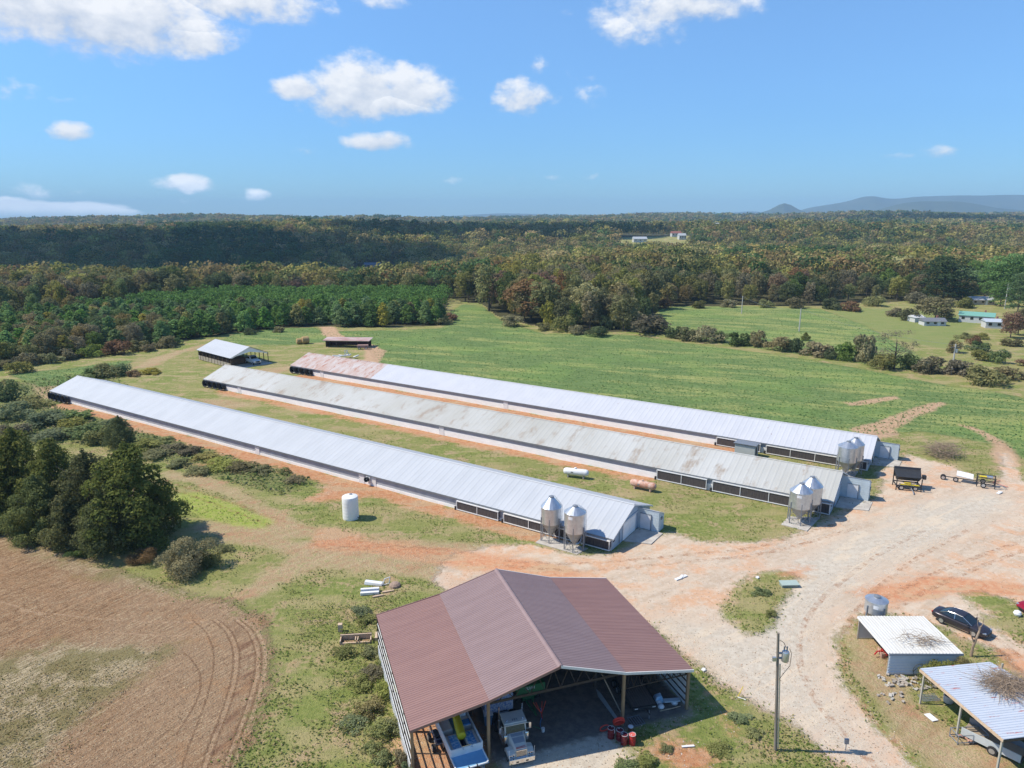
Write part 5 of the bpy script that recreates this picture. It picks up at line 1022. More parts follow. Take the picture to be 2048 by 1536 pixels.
for s in (-1, 1): wheel(T, 0, s*.98, .33, .18)
q = U(1935, 1480); T = thing('steel_rack', 'rectangular grey steel rack frame on the clay beside the trailer', 'rack', (q.x, q.y, 0), .05)
m = MB()
for z0 in (.15, .75): m.path([(-1.1, -.45, z0), (1.2, -.45, z0), (1.2, .45, z0), (-1.1, .45, z0), (-1.1, -.45, z0)], .035, 5)
for x0 in (-1.1, .1, 1.2):
    for y0 in (-.45, .45): m.tube((x0, y0, 0), (x0, y0, .78), .035, n=5)
m.obj('frame', STEEL, T); m = MB(); [m.obox((rr.uniform(-.6, 1), rr.uniform(-.3, .3), .25), (.5, .12, .1), rr.uniform(0, 3)) for _ in range(12)]; m.obj('boards', RUSTY, T)
q = U(2035, 1492); T = thing('old_tractor', 'dark vehicle in the shade under the rusty carport', 'vehicle', (q.x + 1.3, q.y + .3, 0), -.9)
MB().box(-1.5, 1.5, -.75, .75, .45, 1.0).obj('body', pmat('navy_machine_paint', (.02, .03, .06), .5), T, bevel=.1)
for x0 in (-1, 1):
    for s in (-1, 1): wheel(T, x0, s*.8, .4, .22, CREAM)
q = U(2034, 1232); T = thing('white_ball', 'round white tub in the grass near the red car', 'tub', (q.x, q.y, 0)); MB().lathe([(.1, 0), (.28, .1), (.36, .3), (.28, .5), (.1, .6)], n=18).obj('tub', WHITE, T, smooth=True)
q = U(1577, 1172); T = thing('utility_box', 'low green box lid in the weedy island of the road', 'box', (q.x, q.y, 0), .05); MB().box(-.85, .85, -.4, .4, 0, .3).obj('box', pmat('grey_green_box', (.22, .27, .24), .7), T); MB().obox((.05, 0, .36), (1.9, .95, .07), 0, 0, .08).obj('lid', pmat('pale_green_lid', (.36, .44, .40), .6), T)
for p, lb, sz in (((1362, 1156), 'white streaky plastic sheet on the gravel road', (1.7, .35)), ((1999, 986), 'white board lying at the top of the gravel yard', (1.2, .4)), ((1515, 1156), 'small white bucket in the weedy island of the road', (.3, .3)), ((1407, 1341), 'crumpled white rag in the grass right of the barn', (.3, .3))):
    q = U(*p); T = thing('litter', lb, 'litter', (q.x, q.y, 0), .6); MB().obox((0, 0, .06), (sz[0], sz[1], .1)).obox((.1, .05, .12), (sz[0]*.5, sz[1]*.8, .06), .4).obj('scrap', WHITE, T)
a_, b_ = U(1984, 965), U(2016, 975); T = thing('red_pipe', 'thin red pipe lying bent at the yard edge', 'pipe', tuple(a_)); MB().path([(0, 0, .08), (1.6, .6, .08)], .06).path([(0, 0, .08), tuple(b_ - a_)[:2] + (.08,)], .06).obj('pipe', pmat('faded_red_pipe', (.5, .18, .13), .6), T)
q = U(1475, 1395); T = thing('yellow_marker', 'yellow rod leaning up from a white peg in the grass', 'marker', (q.x, q.y, 0)); MB().tube((0, 0, 0), (.42, .1, .95), .03).obj('rod', YELLOW, T); MB().tube((0, 0, .05), (.55, -.35, .05), .04).obj('peg', WHITE, T)
# timber frames and white troughs left of the barn
q = U(712, 1283); T = thing('timber_box', 'long open box of rough pale timber left of the barn', 'timber box', (q.x, q.y, 0), .11)
w_ = 1.42
MB().box(-w_, w_, .32, .42, 0, .62).box(-w_, w_, .2, .42, .55, .62).obj('back_board', PALEW, T); MB().box(-w_, w_, -.45, -.30, 0, .18).obj('front_board', PALEW, T); MB().box(-w_+.05, w_-.05, -.3, .31, .02, .06).obj('floor', WOOD_M, T)
for x0 in (-w_, w_-.1): MB().box(x0, x0+.1, -.45, .32, .0, .4).obj('end_board', PALEW, T)
for x0 in (-.05, .16): MB().box(x0, x0+.08, -.42, .3, .35, .44).obj('brace', PALEW, T)
T2 = thing('timber_block', 'upright pale timber block behind the left end of the timber box', 'timber block', bp(*bpx(681, 1262)) + (0,), .1); MB().box(-.2, .2, -.2, .2, 0, .75).obj('block', PALEW, T2)
T2 = thing('timber_block', 'broad flat timber slab between the timber box and the barn roof', 'timber block', bp(*bpx(757, 1276)) + (0,), .1); MB().box(-.3, .35, -.5, .5, 0, .35).obj('block', PALEW, T2)
q = U(740, 1186); T = thing('white_trough', 'white slotted trough lying in the grass, nearer of the two', 'trough', (q.x, q.y, 0), .14)
MB().box(-.95, .95, -.45, -.1, 0, .3).box(-.95, .95, .1, .42, 0, .42).obj('sides', WHITE, T, bevel=.03); MB().box(-.93, .93, -.1, .1, .12, .2).obj('slot', STEEL, T)
q = U(748, 1168); T = thing('white_trough', 'white tapered trough lying behind the slotted one', 'trough', (q.x, q.y, 0), -.12); MB().hexa([(-1, -.3, 0), (1, -.4, 0), (1, .3, 0), (-1, .35, 0), (-.95, -.22, .35), (.95, -.35, .25), (.95, .2, .25), (-.95, .25, .35)]).obj('body', WHITE, T, bevel=.04)
q = U(772, 1170); T = thing('wire_ring', 'bent white loop frame standing by the troughs', 'loop', (q.x, q.y, .4), .3); MB().path([(-.35, 0, -.35), (-.1, 0, .35), (.45, .1, .4), (.35, .1, -.3), (-.35, 0, -.35)], .05).obj('loop', WHITE, T)
q = U(790, 1172); T = thing('stump', 'weathered brown stump beside the white loop', 'stump', (q.x, q.y, 0)); MB().lathe([(.65, 0), (.6, .2), (.4, .36), (.1, .42)], n=11).obj('stump', pmat('old_stump', (.33, .24, .18), .9, col2=(.15, .1, .08), nscale=3), T)
for p, lb in (((776, 1184), 'loose pale plank behind the front plank'), ((757, 1193), 'loose pale plank nearest the slotted trough')):
    q = U(*p); T = thing('plank', lb, 'plank', (q.x, q.y, 0), .35); MB().obox((0, 0, .08), (1.2, .2, .12)).obj('plank', PALEW, T)
# things round the sheds at the back
q = U(611, 687); T = thing('round_bale', 'weathered straw-coloured bale heap in the field', 'bale', (q.x, q.y, 0), .5); MB().lathe([(.9, -1.1), (1.15, -.9), (1.15, .9), (.9, 1.1)], (0, 0, 1.1), 14, 'x').lathe([(.7, -.8), (.9, -.6), (.9, .6), (.7, .8)], (-1.8, .6, .8), 12, 'x').obj('bale', HAY, T, smooth=True)
q = U(694, 716); T = thing('boat_wreck', 'jumble of white boat parts and tubs in the weeds', 'scrap', (q.x, q.y, 0), .2); m = MB(); rr = random.Random(14)
for k in range(9): m.obox((rr.uniform(-3.6, 3.4), rr.uniform(-1, 1), rr.uniform(.3, .9)), (rr.uniform(.8, 2.2), rr.uniform(.3, .8), rr.uniform(.2, .4)), rr.uniform(-.5, .6), rr.uniform(-.4, .4))
m.obj('parts', WHITE, T, bevel=.06); q2 = MB(); [q2.tube((rr.uniform(-1, 1), 0, .5), (rr.uniform(-1, 1), .5, 2.2), .05) for _ in range(5)]; q2.obj('struts', GALV, T)
q = U(714, 697); T = thing('old_trailer', 'small rusty trailer parked at the low open shed', 'trailer', (q.x + 2, q.y - 1, 0), .1); MB().box(-1.6, 1.6, -.8, .8, .5, 1.3).obj('body', pmat('pinkish_rust', (.30, .18, .15), .9), T, bevel=.1); [wheel(T, x0, -.9, .4, .2) for x0 in (-1, 1)]
def pickup(label, loc, rz, paint):
    T = thing('work_truck', label, 'truck', loc, rz)
    MB().side([(-2.9, .6), (2.7, .6), (2.75, 1.15), (1.5, 1.4), (.9, 1.45), (.3, 2.15), (-1.0, 2.2), (-1.1, 1.3), (-2.9, 1.3)], -.98, .98).obj('body', paint, T, bevel=.08)
    MB().hexa([(.36, -.85, 2.1), (.36, .85, 2.1), (.30, .85, 2.1), (.30, -.85, 2.1), (.92, -.88, 1.5), (.92, .88, 1.5), (.84, .88, 1.5), (.84, -.88, 1.5)]).obj('windshield', GLASS, T)
    for s in (-1, 1): MB().box(-.9, .25, s*.99-.01, s*.99+.01, 1.5, 2.05).obj('side_window', GLASS, T); wheel(T, 1.9, s*.88, .42, .25); wheel(T, -1.9, s*.88, .42, .25); MB().box(2.72, 2.78, s*.7-.18, s*.7+.18, .85, 1.05).obj('headlight', CHROME, T)
    MB().box(2.7, 2.8, -.5, .5, .75, 1.1).obj('grille', BLACK, T); return T
q = U(514, 730); pickup('white truck parked nose out in the open gable-roofed shed', (q.x - 1.6, q.y + 1.5, .05), -.75, pmat('white_truck_paint', (.72, .74, .76), .35))

# ---------------------------------------------------------------- poles
q = U(1551, 1500); T = thing('utility_pole', 'near weathered pole with a grey transformer beside the gravel drive', 'utility pole', (q.x, q.y, 0))
P = MB().tube((0, 0, -.2), (-.62, 0, 9.6), .125, .09, 12).obj('pole', POLE, T, smooth=True)
MB().tube((.12, -.12, .3), (-.47 + .15, -.10, 7.2), .05, n=8).obj('conduit', GALV, T)
tr = MB().lathe([(.23, 7.4), (.26, 7.45), (.26, 8.1), (.23, 8.17), (.1, 8.22)], (.02, -.05, 0), 20).obj('transformer', GALV, T, smooth=True)
m = MB(); [m.tube((.10 + a_, -.05, 8.25), (.10 + a_, -.05, 8.55), .05, n=8) for a_ in (-.2, 0)]; m.obj('bushing', STEEL, tr)
MB().box(-.5, -.2, -.12, .02, 7.6, 7.7).box(-.5, -.2, -.12, .02, 8.0, 8.08).obj('bracket', STEEL, T); MB().path([(.25, -.1, 8.4), (.42, -.1, 8.0), (.3, -.3, 7.2), (0, -.2, 6.6), (-.3, -.15, 6.0)], .02, 5).path([(0, -.1, 8.5), (-.2, -.1, 8.9), (-.5, -.1, 9.1)], .02, 5).obj('wire', BLACK, T); MB().obox((-.75, -.1, 7.6), (.28, .16, .3)).obj('switch', GALV, T)
q = U(1691, 1500); T = thing('meter_post', 'short post with a small grey box in the gravel drive', 'post', (q.x, q.y, 0)); MB().tube((0, 0, 0), (0, 0, .75), .03).obj('post', STEEL, T); MB().box(-.15, .15, -.08, .08, .55, .95).obj('box', STEEL, T)
def far_pole(px, py, top, label, arm=True, mat=None):
    q = U(px, py); lo, hi = 0., 30.
    for _ in range(40):
        mid = (lo + hi) / 2; lo, hi = (mid, hi) if PR(q.x, q.y, mid)[1] > top else (lo, mid)
    T = thing('utility_pole', label, 'utility pole', (q.x, q.y, zt(q.x, q.y)), 0, 'distant utility poles'); MB().tube((0, 0, -1), (0, 0, lo), .22, .16).obj('pole', mat or POLE, T)
    if arm: MB().box(-1.1, 1.1, -.08, .08, lo - .9, lo - .7).obj('crossarm', POLE, T); MB().lathe([(.3, lo-2.2), (.3, lo-1.3)], (.45, 0, 0), 10).obj('transformer', GALV, T)
    return Vector((q.x, q.y, lo - .2))
GP = pmat('grey_pole', (.45, .44, .41), .8)
w1_ = far_pole(1483, 627, 592, 'bare thin pole at the top of the second field', False, GP); w2_ = far_pole(1598, 663, 617, 'bare thin pole in the middle of the second field', False, GP)
w3_ = far_pole(1903, 748, 688, 'pole with a transformer in the bushes at the field corner', True, GP); w4_ = far_pole(2009, 618, 567, 'pale pole with a crossarm in front of the dark pines on the right', True, GP)
T = thing('power_line', 'sagging power line strung over the second field', 'power line', (0, 0, 0)); m = MB()
for a_, b_ in ((w1_, w2_), (w2_, w3_)):
    m.path([tuple(a_.lerp(b_, u) - Vector((0, 0, 1.6*4*u*(1-u)))) for u in np.linspace(0, 1, 12)], .025, 4)
m.path([tuple(w3_.lerp(Vector((190, 150, 6)), u) - Vector((0, 0, 2.0*4*u*(1-u)))) for u in np.linspace(0, 1, 12)], .025, 4); m.obj('wire', STEEL, T)
# ---------------------------------------------------------------- vegetation
RG = np.random.RandomState(11)
def leafmat(name, c1, c2, var=.35, attr=False, trans=.4):
    m = bpy.data.materials.new(name); m.use_nodes = True; t = m.node_tree; t.nodes.clear()
    if attr:
        a = t.nodes.new('ShaderNodeAttribute'); a.attribute_name = 'col'; c = S(t, a.outputs['Color'])
    else:
        a = t.nodes.new('ShaderNodeAttribute'); a.attribute_name = 'tint'; c = mixc(t, S(t, a.outputs['Fac']), c1, c2)
        oi = t.nodes.new('ShaderNodeObjectInfo'); hs = t.nodes.new('ShaderNodeHueSaturation'); R_ = S(t, oi.outputs['Random'])
        setin(t, hs.inputs['Hue'], (R_ - .5) * (.035 * var / .35) + .5); setin(t, hs.inputs['Value'], (R_ * 7.3).fr() * var * 2 + (1 - var)); setin(t, hs.inputs['Saturation'], (R_ * 3.7).fr() * .35 + .72)
        t.links.new(c.k, hs.inputs['Color']); c = S(t, hs.outputs[0])
    d = t.nodes.new('ShaderNodeBsdfDiffuse'); tr = t.nodes.new('ShaderNodeBsdfTranslucent'); mx = t.nodes.new('ShaderNodeMixShader'); mx.inputs[0].default_value = trans
    t.links.new(c.k, d.inputs[0]); t.links.new(c.k, tr.inputs[0]); t.links.new(d.outputs[0], mx.inputs[1]); t.links.new(tr.outputs[0], mx.inputs[2])
    o = t.nodes.new('ShaderNodeOutputMaterial'); t.links.new(mx.outputs[0], o.inputs[0]); return m
FM = dict(pine=leafmat('pine_needles', (.10, .185, .048), (.21, .33, .09), .25), cedar=leafmat('cedar_foliage', (.085, .11, .032), (.24, .25, .07), .25),
          olive=leafmat('olive_leaves', (.15, .16, .050), (.30, .29, .10), .3), brown=leafmat('browning_leaves', (.20, .165, .065), (.34, .275, .115), .3),
          yellow=leafmat('yellow_green_leaves', (.22, .205, .05), (.38, .34, .095), .3), green=leafmat('green_leaves', (.085, .13, .040), (.20, .25, .075), .3),
          rust=leafmat('rust_leaves', (.20, .12, .06), (.34, .205, .105), .25), weed=leafmat('weed_leaves', (.19, .21, .065), (.36, .37, .13), .25), vine=leafmat('vine_leaves', (.13, .18, .075), (.27, .32, .14), .2), bare=leafmat('thin_twiggy_crown', (.20, .18, .095), (.33, .29, .15), .2), darkpine=leafmat('old_pine_needles', (.035, .062, .028), (.080, .115, .046), .2), tan=leafmat('tan_brush', (.18, .16, .08), (.32, .275, .14), .25))
BARK = pmat('bark', (.10, .08, .06), .95, col2=(.16, .13, .10), nscale=3)
def quads(P, N, Sz, rs, asp=.75):         # leaf-clump faces at P facing N
    n = len(P); r = rs.normal(size=(n, 3)); T1 = np.cross(N, r); T1 /= np.linalg.norm(T1, axis=1)[:, None] + 1e-9; T2 = np.cross(N, T1)
    Sz = np.asarray(Sz).reshape(-1, 1); j = lambda: rs.uniform(.7, 1.3, (n, 1))
    v = np.stack([P - T1*Sz*j(), P - T2*Sz*asp*j(), P + T1*Sz*j(), P + T2*Sz*asp*j()], 1); return v.reshape(-1, 3)
def crown_pts(blobs, n, rs, inner=.62, rag=.5):
    B = np.array(blobs, float); w = (B[:, 3] * B[:, 5]) ** 1.0; k = rs.choice(len(B), n, p=w / w.sum())
    d = rs.normal(size=(n, 3)); d /= np.linalg.norm(d, axis=1)[:, None]; d[:, 2] = np.where(d[:, 2] < -.65, -d[:, 2], d[:, 2])
    rad = rs.uniform(inner, 1.06, n)[:, None]; C_ = B[k]; P = C_[:, :3] + d * rad * C_[:, 3:6]
    N = d / C_[:, 3:6]; N /= np.linalg.norm(N, axis=1)[:, None]; N = N + rs.normal(size=(n, 3)) * rag; N /= np.linalg.norm(N, axis=1)[:, None]
    bt = rs.rand(len(B))[k]; return P, N, np.clip(bt * .55 + rs.rand(n) * .45, 0, 1)
def proto(kind, seed, n, leaf):
    rs = np.random.RandomState(seed); B = []; h = 1.0
    if kind == 'oak':                      # unit: height 1, radius about .38
        B.append((0, 0, .62, .24, .24, .30))
        for i in range(22):
            a = i * 2.4 + rs.rand(); z = .24 + .60 * ((i + .5) / 22) + rs.uniform(-.03, .03); rr = .30 * math.sqrt(max(.08, 1 - ((z - .52) / .46) ** 2)); s = rs.uniform(.085, .16)
            B.append((rr*math.cos(a)*rs.uniform(.75, 1.1), rr*math.sin(a)*rs.uniform(.75, 1.1), z, s*1.15, s*1.15, s*.85))
        B.append((rs.uniform(-.08, .08), rs.uniform(-.08, .08), .88, .14, .14, .11))
    elif kind == 'tall':
        for i in range(18):
            a = i * 2.4 + rs.rand(); z = .2 + .72 * ((i + .5) / 18); rr = .17 * math.sqrt(max(.05, 1 - ((z - .5) / .5) ** 2)); s = rs.uniform(.07, .13)
            B.append((rr*math.cos(a), rr*math.sin(a), z, s, s, s*1.15))
        B.append((0, 0, .55, .14, .14, .35))
    elif kind == 'pine':
        for i in range(20):
            u = (i + .5) / 20; a = i * 2.4 + rs.rand(); z = .12 + .82 * u; rr = .34 * (1 - u) ** .55 * (.9 if u > .1 else .7); s = .16 * (1 - u * .5) * rs.uniform(.75, 1.25)
            B.append((rr*.75*math.cos(a), rr*.75*math.sin(a), z, s*1.25, s*1.25, s*.8))
        B.append((0, 0, .92, .05, .05, .09))
    elif kind == 'cedar':
        for i in range(46):
            u = (i + .5) / 46; a = i * 2.4 + rs.rand() * 1.2; z = .05 + .86 * u; rr = .40 * max(.03, 1 - max(0, (u - .22) / .80) ** 1.7) * (.8 if u < .1 else 1); s = .095 * (1 - u * .35) * rs.uniform(.6, 1.5)
            B.append((rr*rs.uniform(.7, 1.12)*math.cos(a), rr*rs.uniform(.7, 1.12)*math.sin(a), z, s*1.3, s*1.3, s))
        B.append((0, 0, .45, .20, .20, .40)); B.append((0, 0, .93, .04, .04, .08))
    elif kind == 'shrub':                  # unit: height 1, radius about .75
        for i in range(13):
            a = i * 2.4 + rs.rand(); rr = rs.uniform(.1, .62); z = rs.uniform(.06, .76) * (1 - rr*.55); s = rs.uniform(.20, .36)
            B.append((rr*math.cos(a), rr*math.sin(a), z, s, s, s*.8))
    elif kind == 'bigpine':
        for i in range(30):
            u = (i + .5) / 30; a = i * 2.4; z = .10 + .84*u; rr = .29 * math.sqrt(max(.05, 1 - ((z - .45)/.56)**2)); s = rs.uniform(.07, .12)
            B.append((rr*math.cos(a), rr*math.sin(a), z, s*1.5, s*1.5, s*.6))
        B.append((0, 0, .5, .18, .18, .38))
    elif kind == 'thin':
        for i in range(16):
            a = i * 2.4; z = rs.uniform(.35, .92); rr = .30 * math.sqrt(max(.1, 1 - ((z - .6)/.42)**2)); B.append((rr*math.cos(a), rr*math.sin(a), z, .13, .13, .10))
    P, N, T_ = crown_pts(B, n, rs, .35 if kind in ('thin',) else .6)
    v = quads(P, N, leaf * rs.uniform(.6, 1.3, n), rs); me = npmesh('crown', v, np.arange(4*n).reshape(-1, 4), 4, {'tint': ('FACE', T_)})
    me.materials.append(FM['olive']); m = MB(); tz = {'oak': .6, 'tall': .8, 'pine': .9, 'cedar': .8, 'shrub': .4, 'bigpine': .9, 'thin': .7}[kind]; r0 = .022 if kind != 'shrub' else .03
    m.path([(0, 0, -.04), (.005, .0, tz*.4), (.0, .01, tz)], r0, 7, r0*.35)
    rr = random.Random(seed)
    for i in range({'thin': 14, 'shrub': 7}.get(kind, 6)):
        a = i * 2.4; z0 = tz * rr.uniform(.3, .85); l = .28 if kind != 'shrub' else .45
        m.path([(0, 0, z0), (l*.5*math.cos(a), l*.5*math.sin(a), z0 + .07), (l*math.cos(a), l*math.sin(a), z0 + .17)], r0*.4, 5, r0*.1)
    o = m.obj('trunk', BARK, None); tm = o.data; bpy.data.objects.remove(o); return me, tm
PR_ = {k: [proto(k, 100 + i*7 + j*31, n, lf) for i in range(c)] for j, (k, c, n, lf) in enumerate((('oak', 4, 2600, .026), ('tall', 3, 1700, .024), ('pine', 4, 1100, .042), ('shrub', 4, 1500, .055), ('bigpine', 2, 4200, .019), ('thin', 2, 900, .014)))}
PR_['cedar'] = [proto('cedar', 501, 15000, .0135), proto('cedar', 507, 15000, .0135), proto('cedar', 513, 13000, .0135)]
PR_['bush'] = [proto('shrub', 601, 9000, .022), proto('shrub', 603, 9000, .022)]
NT = [0]
def plant(name, kind, mat, label, cat, x, y, h, r=None, group=None, z=None, trunk=True, var=None):
    v = PR_[kind][(NT[0] if var is None else var) % len(PR_[kind])]; NT[0] += 1; z = zt(x, y) if z is None else z
    T = bpy.data.objects.new(name, None); SC.collection.objects.link(T); T.location = (x, y, z - .02); T.rotation_euler = (0, 0, (NT[0] * 2.399) % 6.283); T.empty_display_size = .3
    base = {'oak': .42, 'tall': .27, 'pine': .33, 'cedar': .40, 'shrub': .80, 'bush': .80, 'bigpine': .40, 'thin': .42}[kind]; sx = h if r is None else r / base
    T.scale = (sx, sx, h); prop(T, label, cat, group)
    o = bpy.data.objects.new('crown', v[0]); SC.collection.objects.link(o); o.parent = T; o.material_slots[0].link = 'OBJECT'; o.material_slots[0].material = FM[mat]
    if trunk: k = bpy.data.objects.new('trunk', v[1]); SC.collection.objects.link(k); k.parent = T
    return T
def height(px, py, top):
    q = U(px, py); lo, hi = 0., 60.
    for _ in range(40):
        mid = (lo + hi) / 2; lo, hi = (mid, hi) if PR(q.x, q.y, mid)[1] > top else (lo, mid)
    return q, lo
def at(name, kind, mat, label, cat, px, py, top, wpx, group=None, **k):
    q, h = height(px, py, top); dep = q.y*cT + H*sT; return plant(name, kind, mat, label, cat, q.x, q.y, h, wpx / 2 / F * dep, group, **k)
# cedars of the foreground clump
for px, py, top, w, kd, mt, lb in ((272,1082,886,165,'cedar','cedar','biggest dark cedar at the right end of the foreground clump'), (188,1070,900,140,'cedar','cedar','dark cedar just left of the biggest cedar'), (118,1050,880,140,'cedar','cedar','tall dark cedar in the middle of the foreground clump'), (48,1035,856,140,'cedar','cedar','tall cedar near the left frame edge'),
    (-40,1040,850,150,'cedar','cedar','cedar cut by the left frame edge'), (10,1052,915,110,'cedar','cedar','lower cedar at the front of the clump, at the left frame edge'), (85,1078,950,100,'cedar','cedar','short cedar at the front foot of the clump'), (228,1100,965,110,'cedar','cedar','short cedar in front of the biggest cedar'), (322,1065,968,70,'cedar','cedar','small cedar leaning out at the right side of the biggest one'), (150,1088,985,90,'cedar','cedar','low cedar in front of the middle of the clump')):
    at('cedar_tree', kd, mt, lb, 'cedar tree', px, py, top - 2, w * 1.04, 'cedars of the foreground clump')
at('cedar_tree', 'cedar', 'green', 'lone small cedar on the bank beside the nearest poultry house', 'cedar tree', 243, 892, 830, 52)
at('shrub', 'bush', 'tan', 'big grey-green twiggy bush right of the cedar clump', 'shrub', 372, 1142, 1075, 120); at('shrub', 'bush', 'cedar', 'dark green bush tucked in the right side of the big twiggy bush', 'shrub', 412, 1132, 1085, 60)
at('shrub', 'bush', 'rust', 'rusty red low bush at the foot of the biggest cedar', 'shrub', 288, 1122, 1092, 70); at('shrub', 'bush', 'rust', 'small rusty weed clump at the left foot of the cedars', 'shrub', 108, 1084, 1068, 34); at('shrub', 'bush', 'green', 'bluish weed clump below the cedars beside the tilled field', 'shrub', 160, 1112, 1095, 50)
at('shrub', 'bush', 'olive', 'green shrub between the two carports', 'shrub', 1886, 1364, 1298, 88); at('shrub', 'bush', 'tan', 'brownish twiggy shrub between the two carports', 'shrub', 1924, 1352, 1302, 56)
BK = [(20,800,752,70,'green'),(-20,790,735,90,'olive'),(30,835,800,80,'green'),(85,850,822,90,'olive'),(20,872,845,80,'tan'),(140,862,832,90,'olive'),(100,880,856,90,'green'),(180,872,846,90,'green'),(205,885,850,70,'olive'),(160,838,815,80,'olive'),(60,812,790,80,'olive'),(285,898,872,70,'olive'),(320,885,868,60,'olive'),(345,900,880,70,'tan'),(310,915,893,70,'green'),(230,852,834,60,'green'),(385,905,884,60,'tan'),(415,915,895,70,'yellow'),(440,932,910,80,'olive'),(480,940,920,70,'tan'),(520,945,925,60,'olive'),(568,948,925,34,'green'),(400,945,925,60,'olive'),(590,962,945,50,'tan'),(360,930,910,60,'olive'),
      (190,752,728,55,'green'),(215,750,722,70,'olive'),(245,750,724,40,'green'),(265,752,738,40,'rust'),(300,748,734,50,'yellow'),(170,762,745,50,'olive'),(450,1100,1085,40,'olive'),(310,905,892,40,'tan')]
for i, (px, py, top, w, mt) in enumerate(BK):
    mt = {'green': 'vine', 'olive': 'vine' if i % 3 == 0 else 'olive'}.get(mt, mt)
    if px > 275 and py > 870: mt = {'olive': 'weed', 'vine': 'weed'}.get(mt, mt); top += (py - top)*.35
    side = 'behind the far end of the nearest poultry house' if 700 < py < 770 and px > 150 else ('on the overgrown bank' if px < 600 else 'on the slope')
    at('shrub', 'shrub', mt, f"{dict(vine='grey-green viny', olive='olive', tan='tan', yellow='yellowish', rust='reddish', weed='low yellow-green')[mt]} shrub {side}", 'shrub', px, py, top, w, 'shrubs on the bank by the nearest house')
WD = [(735,1240,1222,60,'green'),(720,1225,1205,50,'green'),(690,1310,1290,60,'green'),(740,1312,1288,60,'olive'),(770,1330,1300,40,'yellow'),(748,1350,1325,60,'tan'),(770,1390,1350,60,'yellow'),(725,1370,1345,70,'olive'),(740,1420,1380,80,'tan'),(790,1460,1415,60,'yellow'),(765,1470,1430,70,'olive'),(805,1530,1480,50,'tan'),(770,1525,1490,60,'green'),(710,1450,1430,70,'green'),(740,1500,1478,50,'green'),(812,1560,1500,50,'green'),(1290,1525,1500,70,'green'),(1250,1540,1515,60,'green'),(1335,1500,1488,40,'green'),(1480,1440,1425,60,'green'),(1510,1470,1452,50,'olive'),(1440,1500,1485,60,'olive'),(1540,1230,1215,30,'green'),(1520,1185,1170,50,'green')]
for i, (px, py, top, w, mt) in enumerate(WD):
    side = 'beside the left side of the brown barn' if px < 900 else ('in the grass in front of the barn' if py > 1300 else 'in the weedy island of the road')
    at('weed_clump', 'shrub', {'olive': 'weed', 'green': 'vine' if i % 2 else 'weed', 'yellow': 'weed'}.get(mt, mt), f"{dict(green='bright green', olive='olive', tan='dry tan', yellow='yellowish')[mt]} weed clump {side}", 'weeds', px, py, top + (py - top)*.35, w*.9, 'weed clumps round the barn', trunk=False)
# hedgerow and single trees by the fields
HD = [('shrub','olive',1228,655,600,60,'olive tree-like shrub where the hedgerow leaves the woods'),('shrub','bare',1258,652,607,44,'brown twiggy shrub at the woods end of the hedgerow'),('shrub','tan',1305,666,630,84,'wide tan bush near the woods end of the hedgerow'),('shrub','green',1352,676,652,36,'small green bush right of the wide tan bush'),('shrub','olive',1378,680,652,50,'olive bush, first of the middle hedgerow group'),('shrub','bare',1412,682,650,58,'brown bush in the middle hedgerow group'),('shrub','green',1438,684,664,30,'dark green bush ending the middle hedgerow group'),('shrub','green',1474,690,662,44,'round green bush of the pair standing apart in the hedgerow'),('shrub','bare',1512,692,656,40,'pinkish brown bush of the pair standing apart in the hedgerow'),('shrub','tan',1560,701,671,52,'tan bush starting the long hedgerow group'),('shrub','green',1592,704,676,32,'green bush behind the tan ones in the long hedgerow group'),('cedar','cedar',1611,681,664,15,'tiny dark cedar poking above the hedgerow'),('shrub','tan',1640,711,680,66,'low tan bush in the middle of the long hedgerow group'),('shrub','green',1662,717,698,30,'low green bush after the tan hedgerow bush'),('shrub','green',1690,720,684,44,'green bush left of the tall brown hedgerow tree'),('shrub','bare',1724,723,660,50,'tall dark brown bush in the hedgerow'),('thin','bare',1788,738,655,76,'leafless spreading tree in the hedgerow'),('shrub','olive',1768,738,704,50,'dark undergrowth below the leafless hedgerow tree'),('shrub','green',1815,736,706,40,'green undergrowth right of the leafless hedgerow tree'),('shrub','tan',1860,744,710,66,'broad olive-tan bush near the field corner'),('shrub','bare',1918,748,714,58,'greyish bush behind the transformer pole'),('shrub','yellow',1966,766,730,74,'yellow-green bush at the corner of the bean field'),('shrub','tan',2010,758,735,50,'tan bush right of the yellow-green one'),
      ('oak','bare',1870,640,592,72,'lone olive spreading tree over the low grey shed'),('shrub','green',1888,636,612,30,'dark green bush under the lone spreading tree'),('bigpine','darkpine',1885,604,510,92,'very big dark pine standing above the wood edge'),('shrub','olive',1815,640,618,40,'olive bush in the pasture left of the sheds'),('shrub','tan',1790,632,616,36,'tan bush in the middle of the pasture'),
      ('oak','rust',1062,642,556,104,'broad rust-brown oak at the edge of the bean field'),('oak','yellow',1172,650,563,66,'golden green tree standing at the wood edge left of the hedgerow'),('shrub','yellow',1098,652,600,40,'narrow golden bush at the foot of the rust-brown oak'),('oak','yellow',1264,622,566,62,'light green round-topped tree behind the hedgerow start'),('tall','bare',1215,652,585,44,'bare brownish tree right of the golden green tree'),('shrub','olive',1130,662,628,50,'olive bush between the rust-brown oak and the golden tree'),('tall','olive',978,622,530,50,'slim olive tree at the mouth of the woodland lane')]
for kd, mt, px, py, top, w, lb in HD: at({'cedar': 'cedar_tree', 'oak': 'oak_tree', 'thin': 'bare_tree', 'bigpine': 'pine_tree', 'tall': 'broadleaf_tree'}.get(kd, 'shrub'), kd, mt, lb, 'shrub' if kd == 'shrub' else 'tree', px, py, top - (4 if kd == 'shrub' else 0), w * (1.22 if kd == 'shrub' else 1.1))
rs = np.random.RandomState(77); k = 0
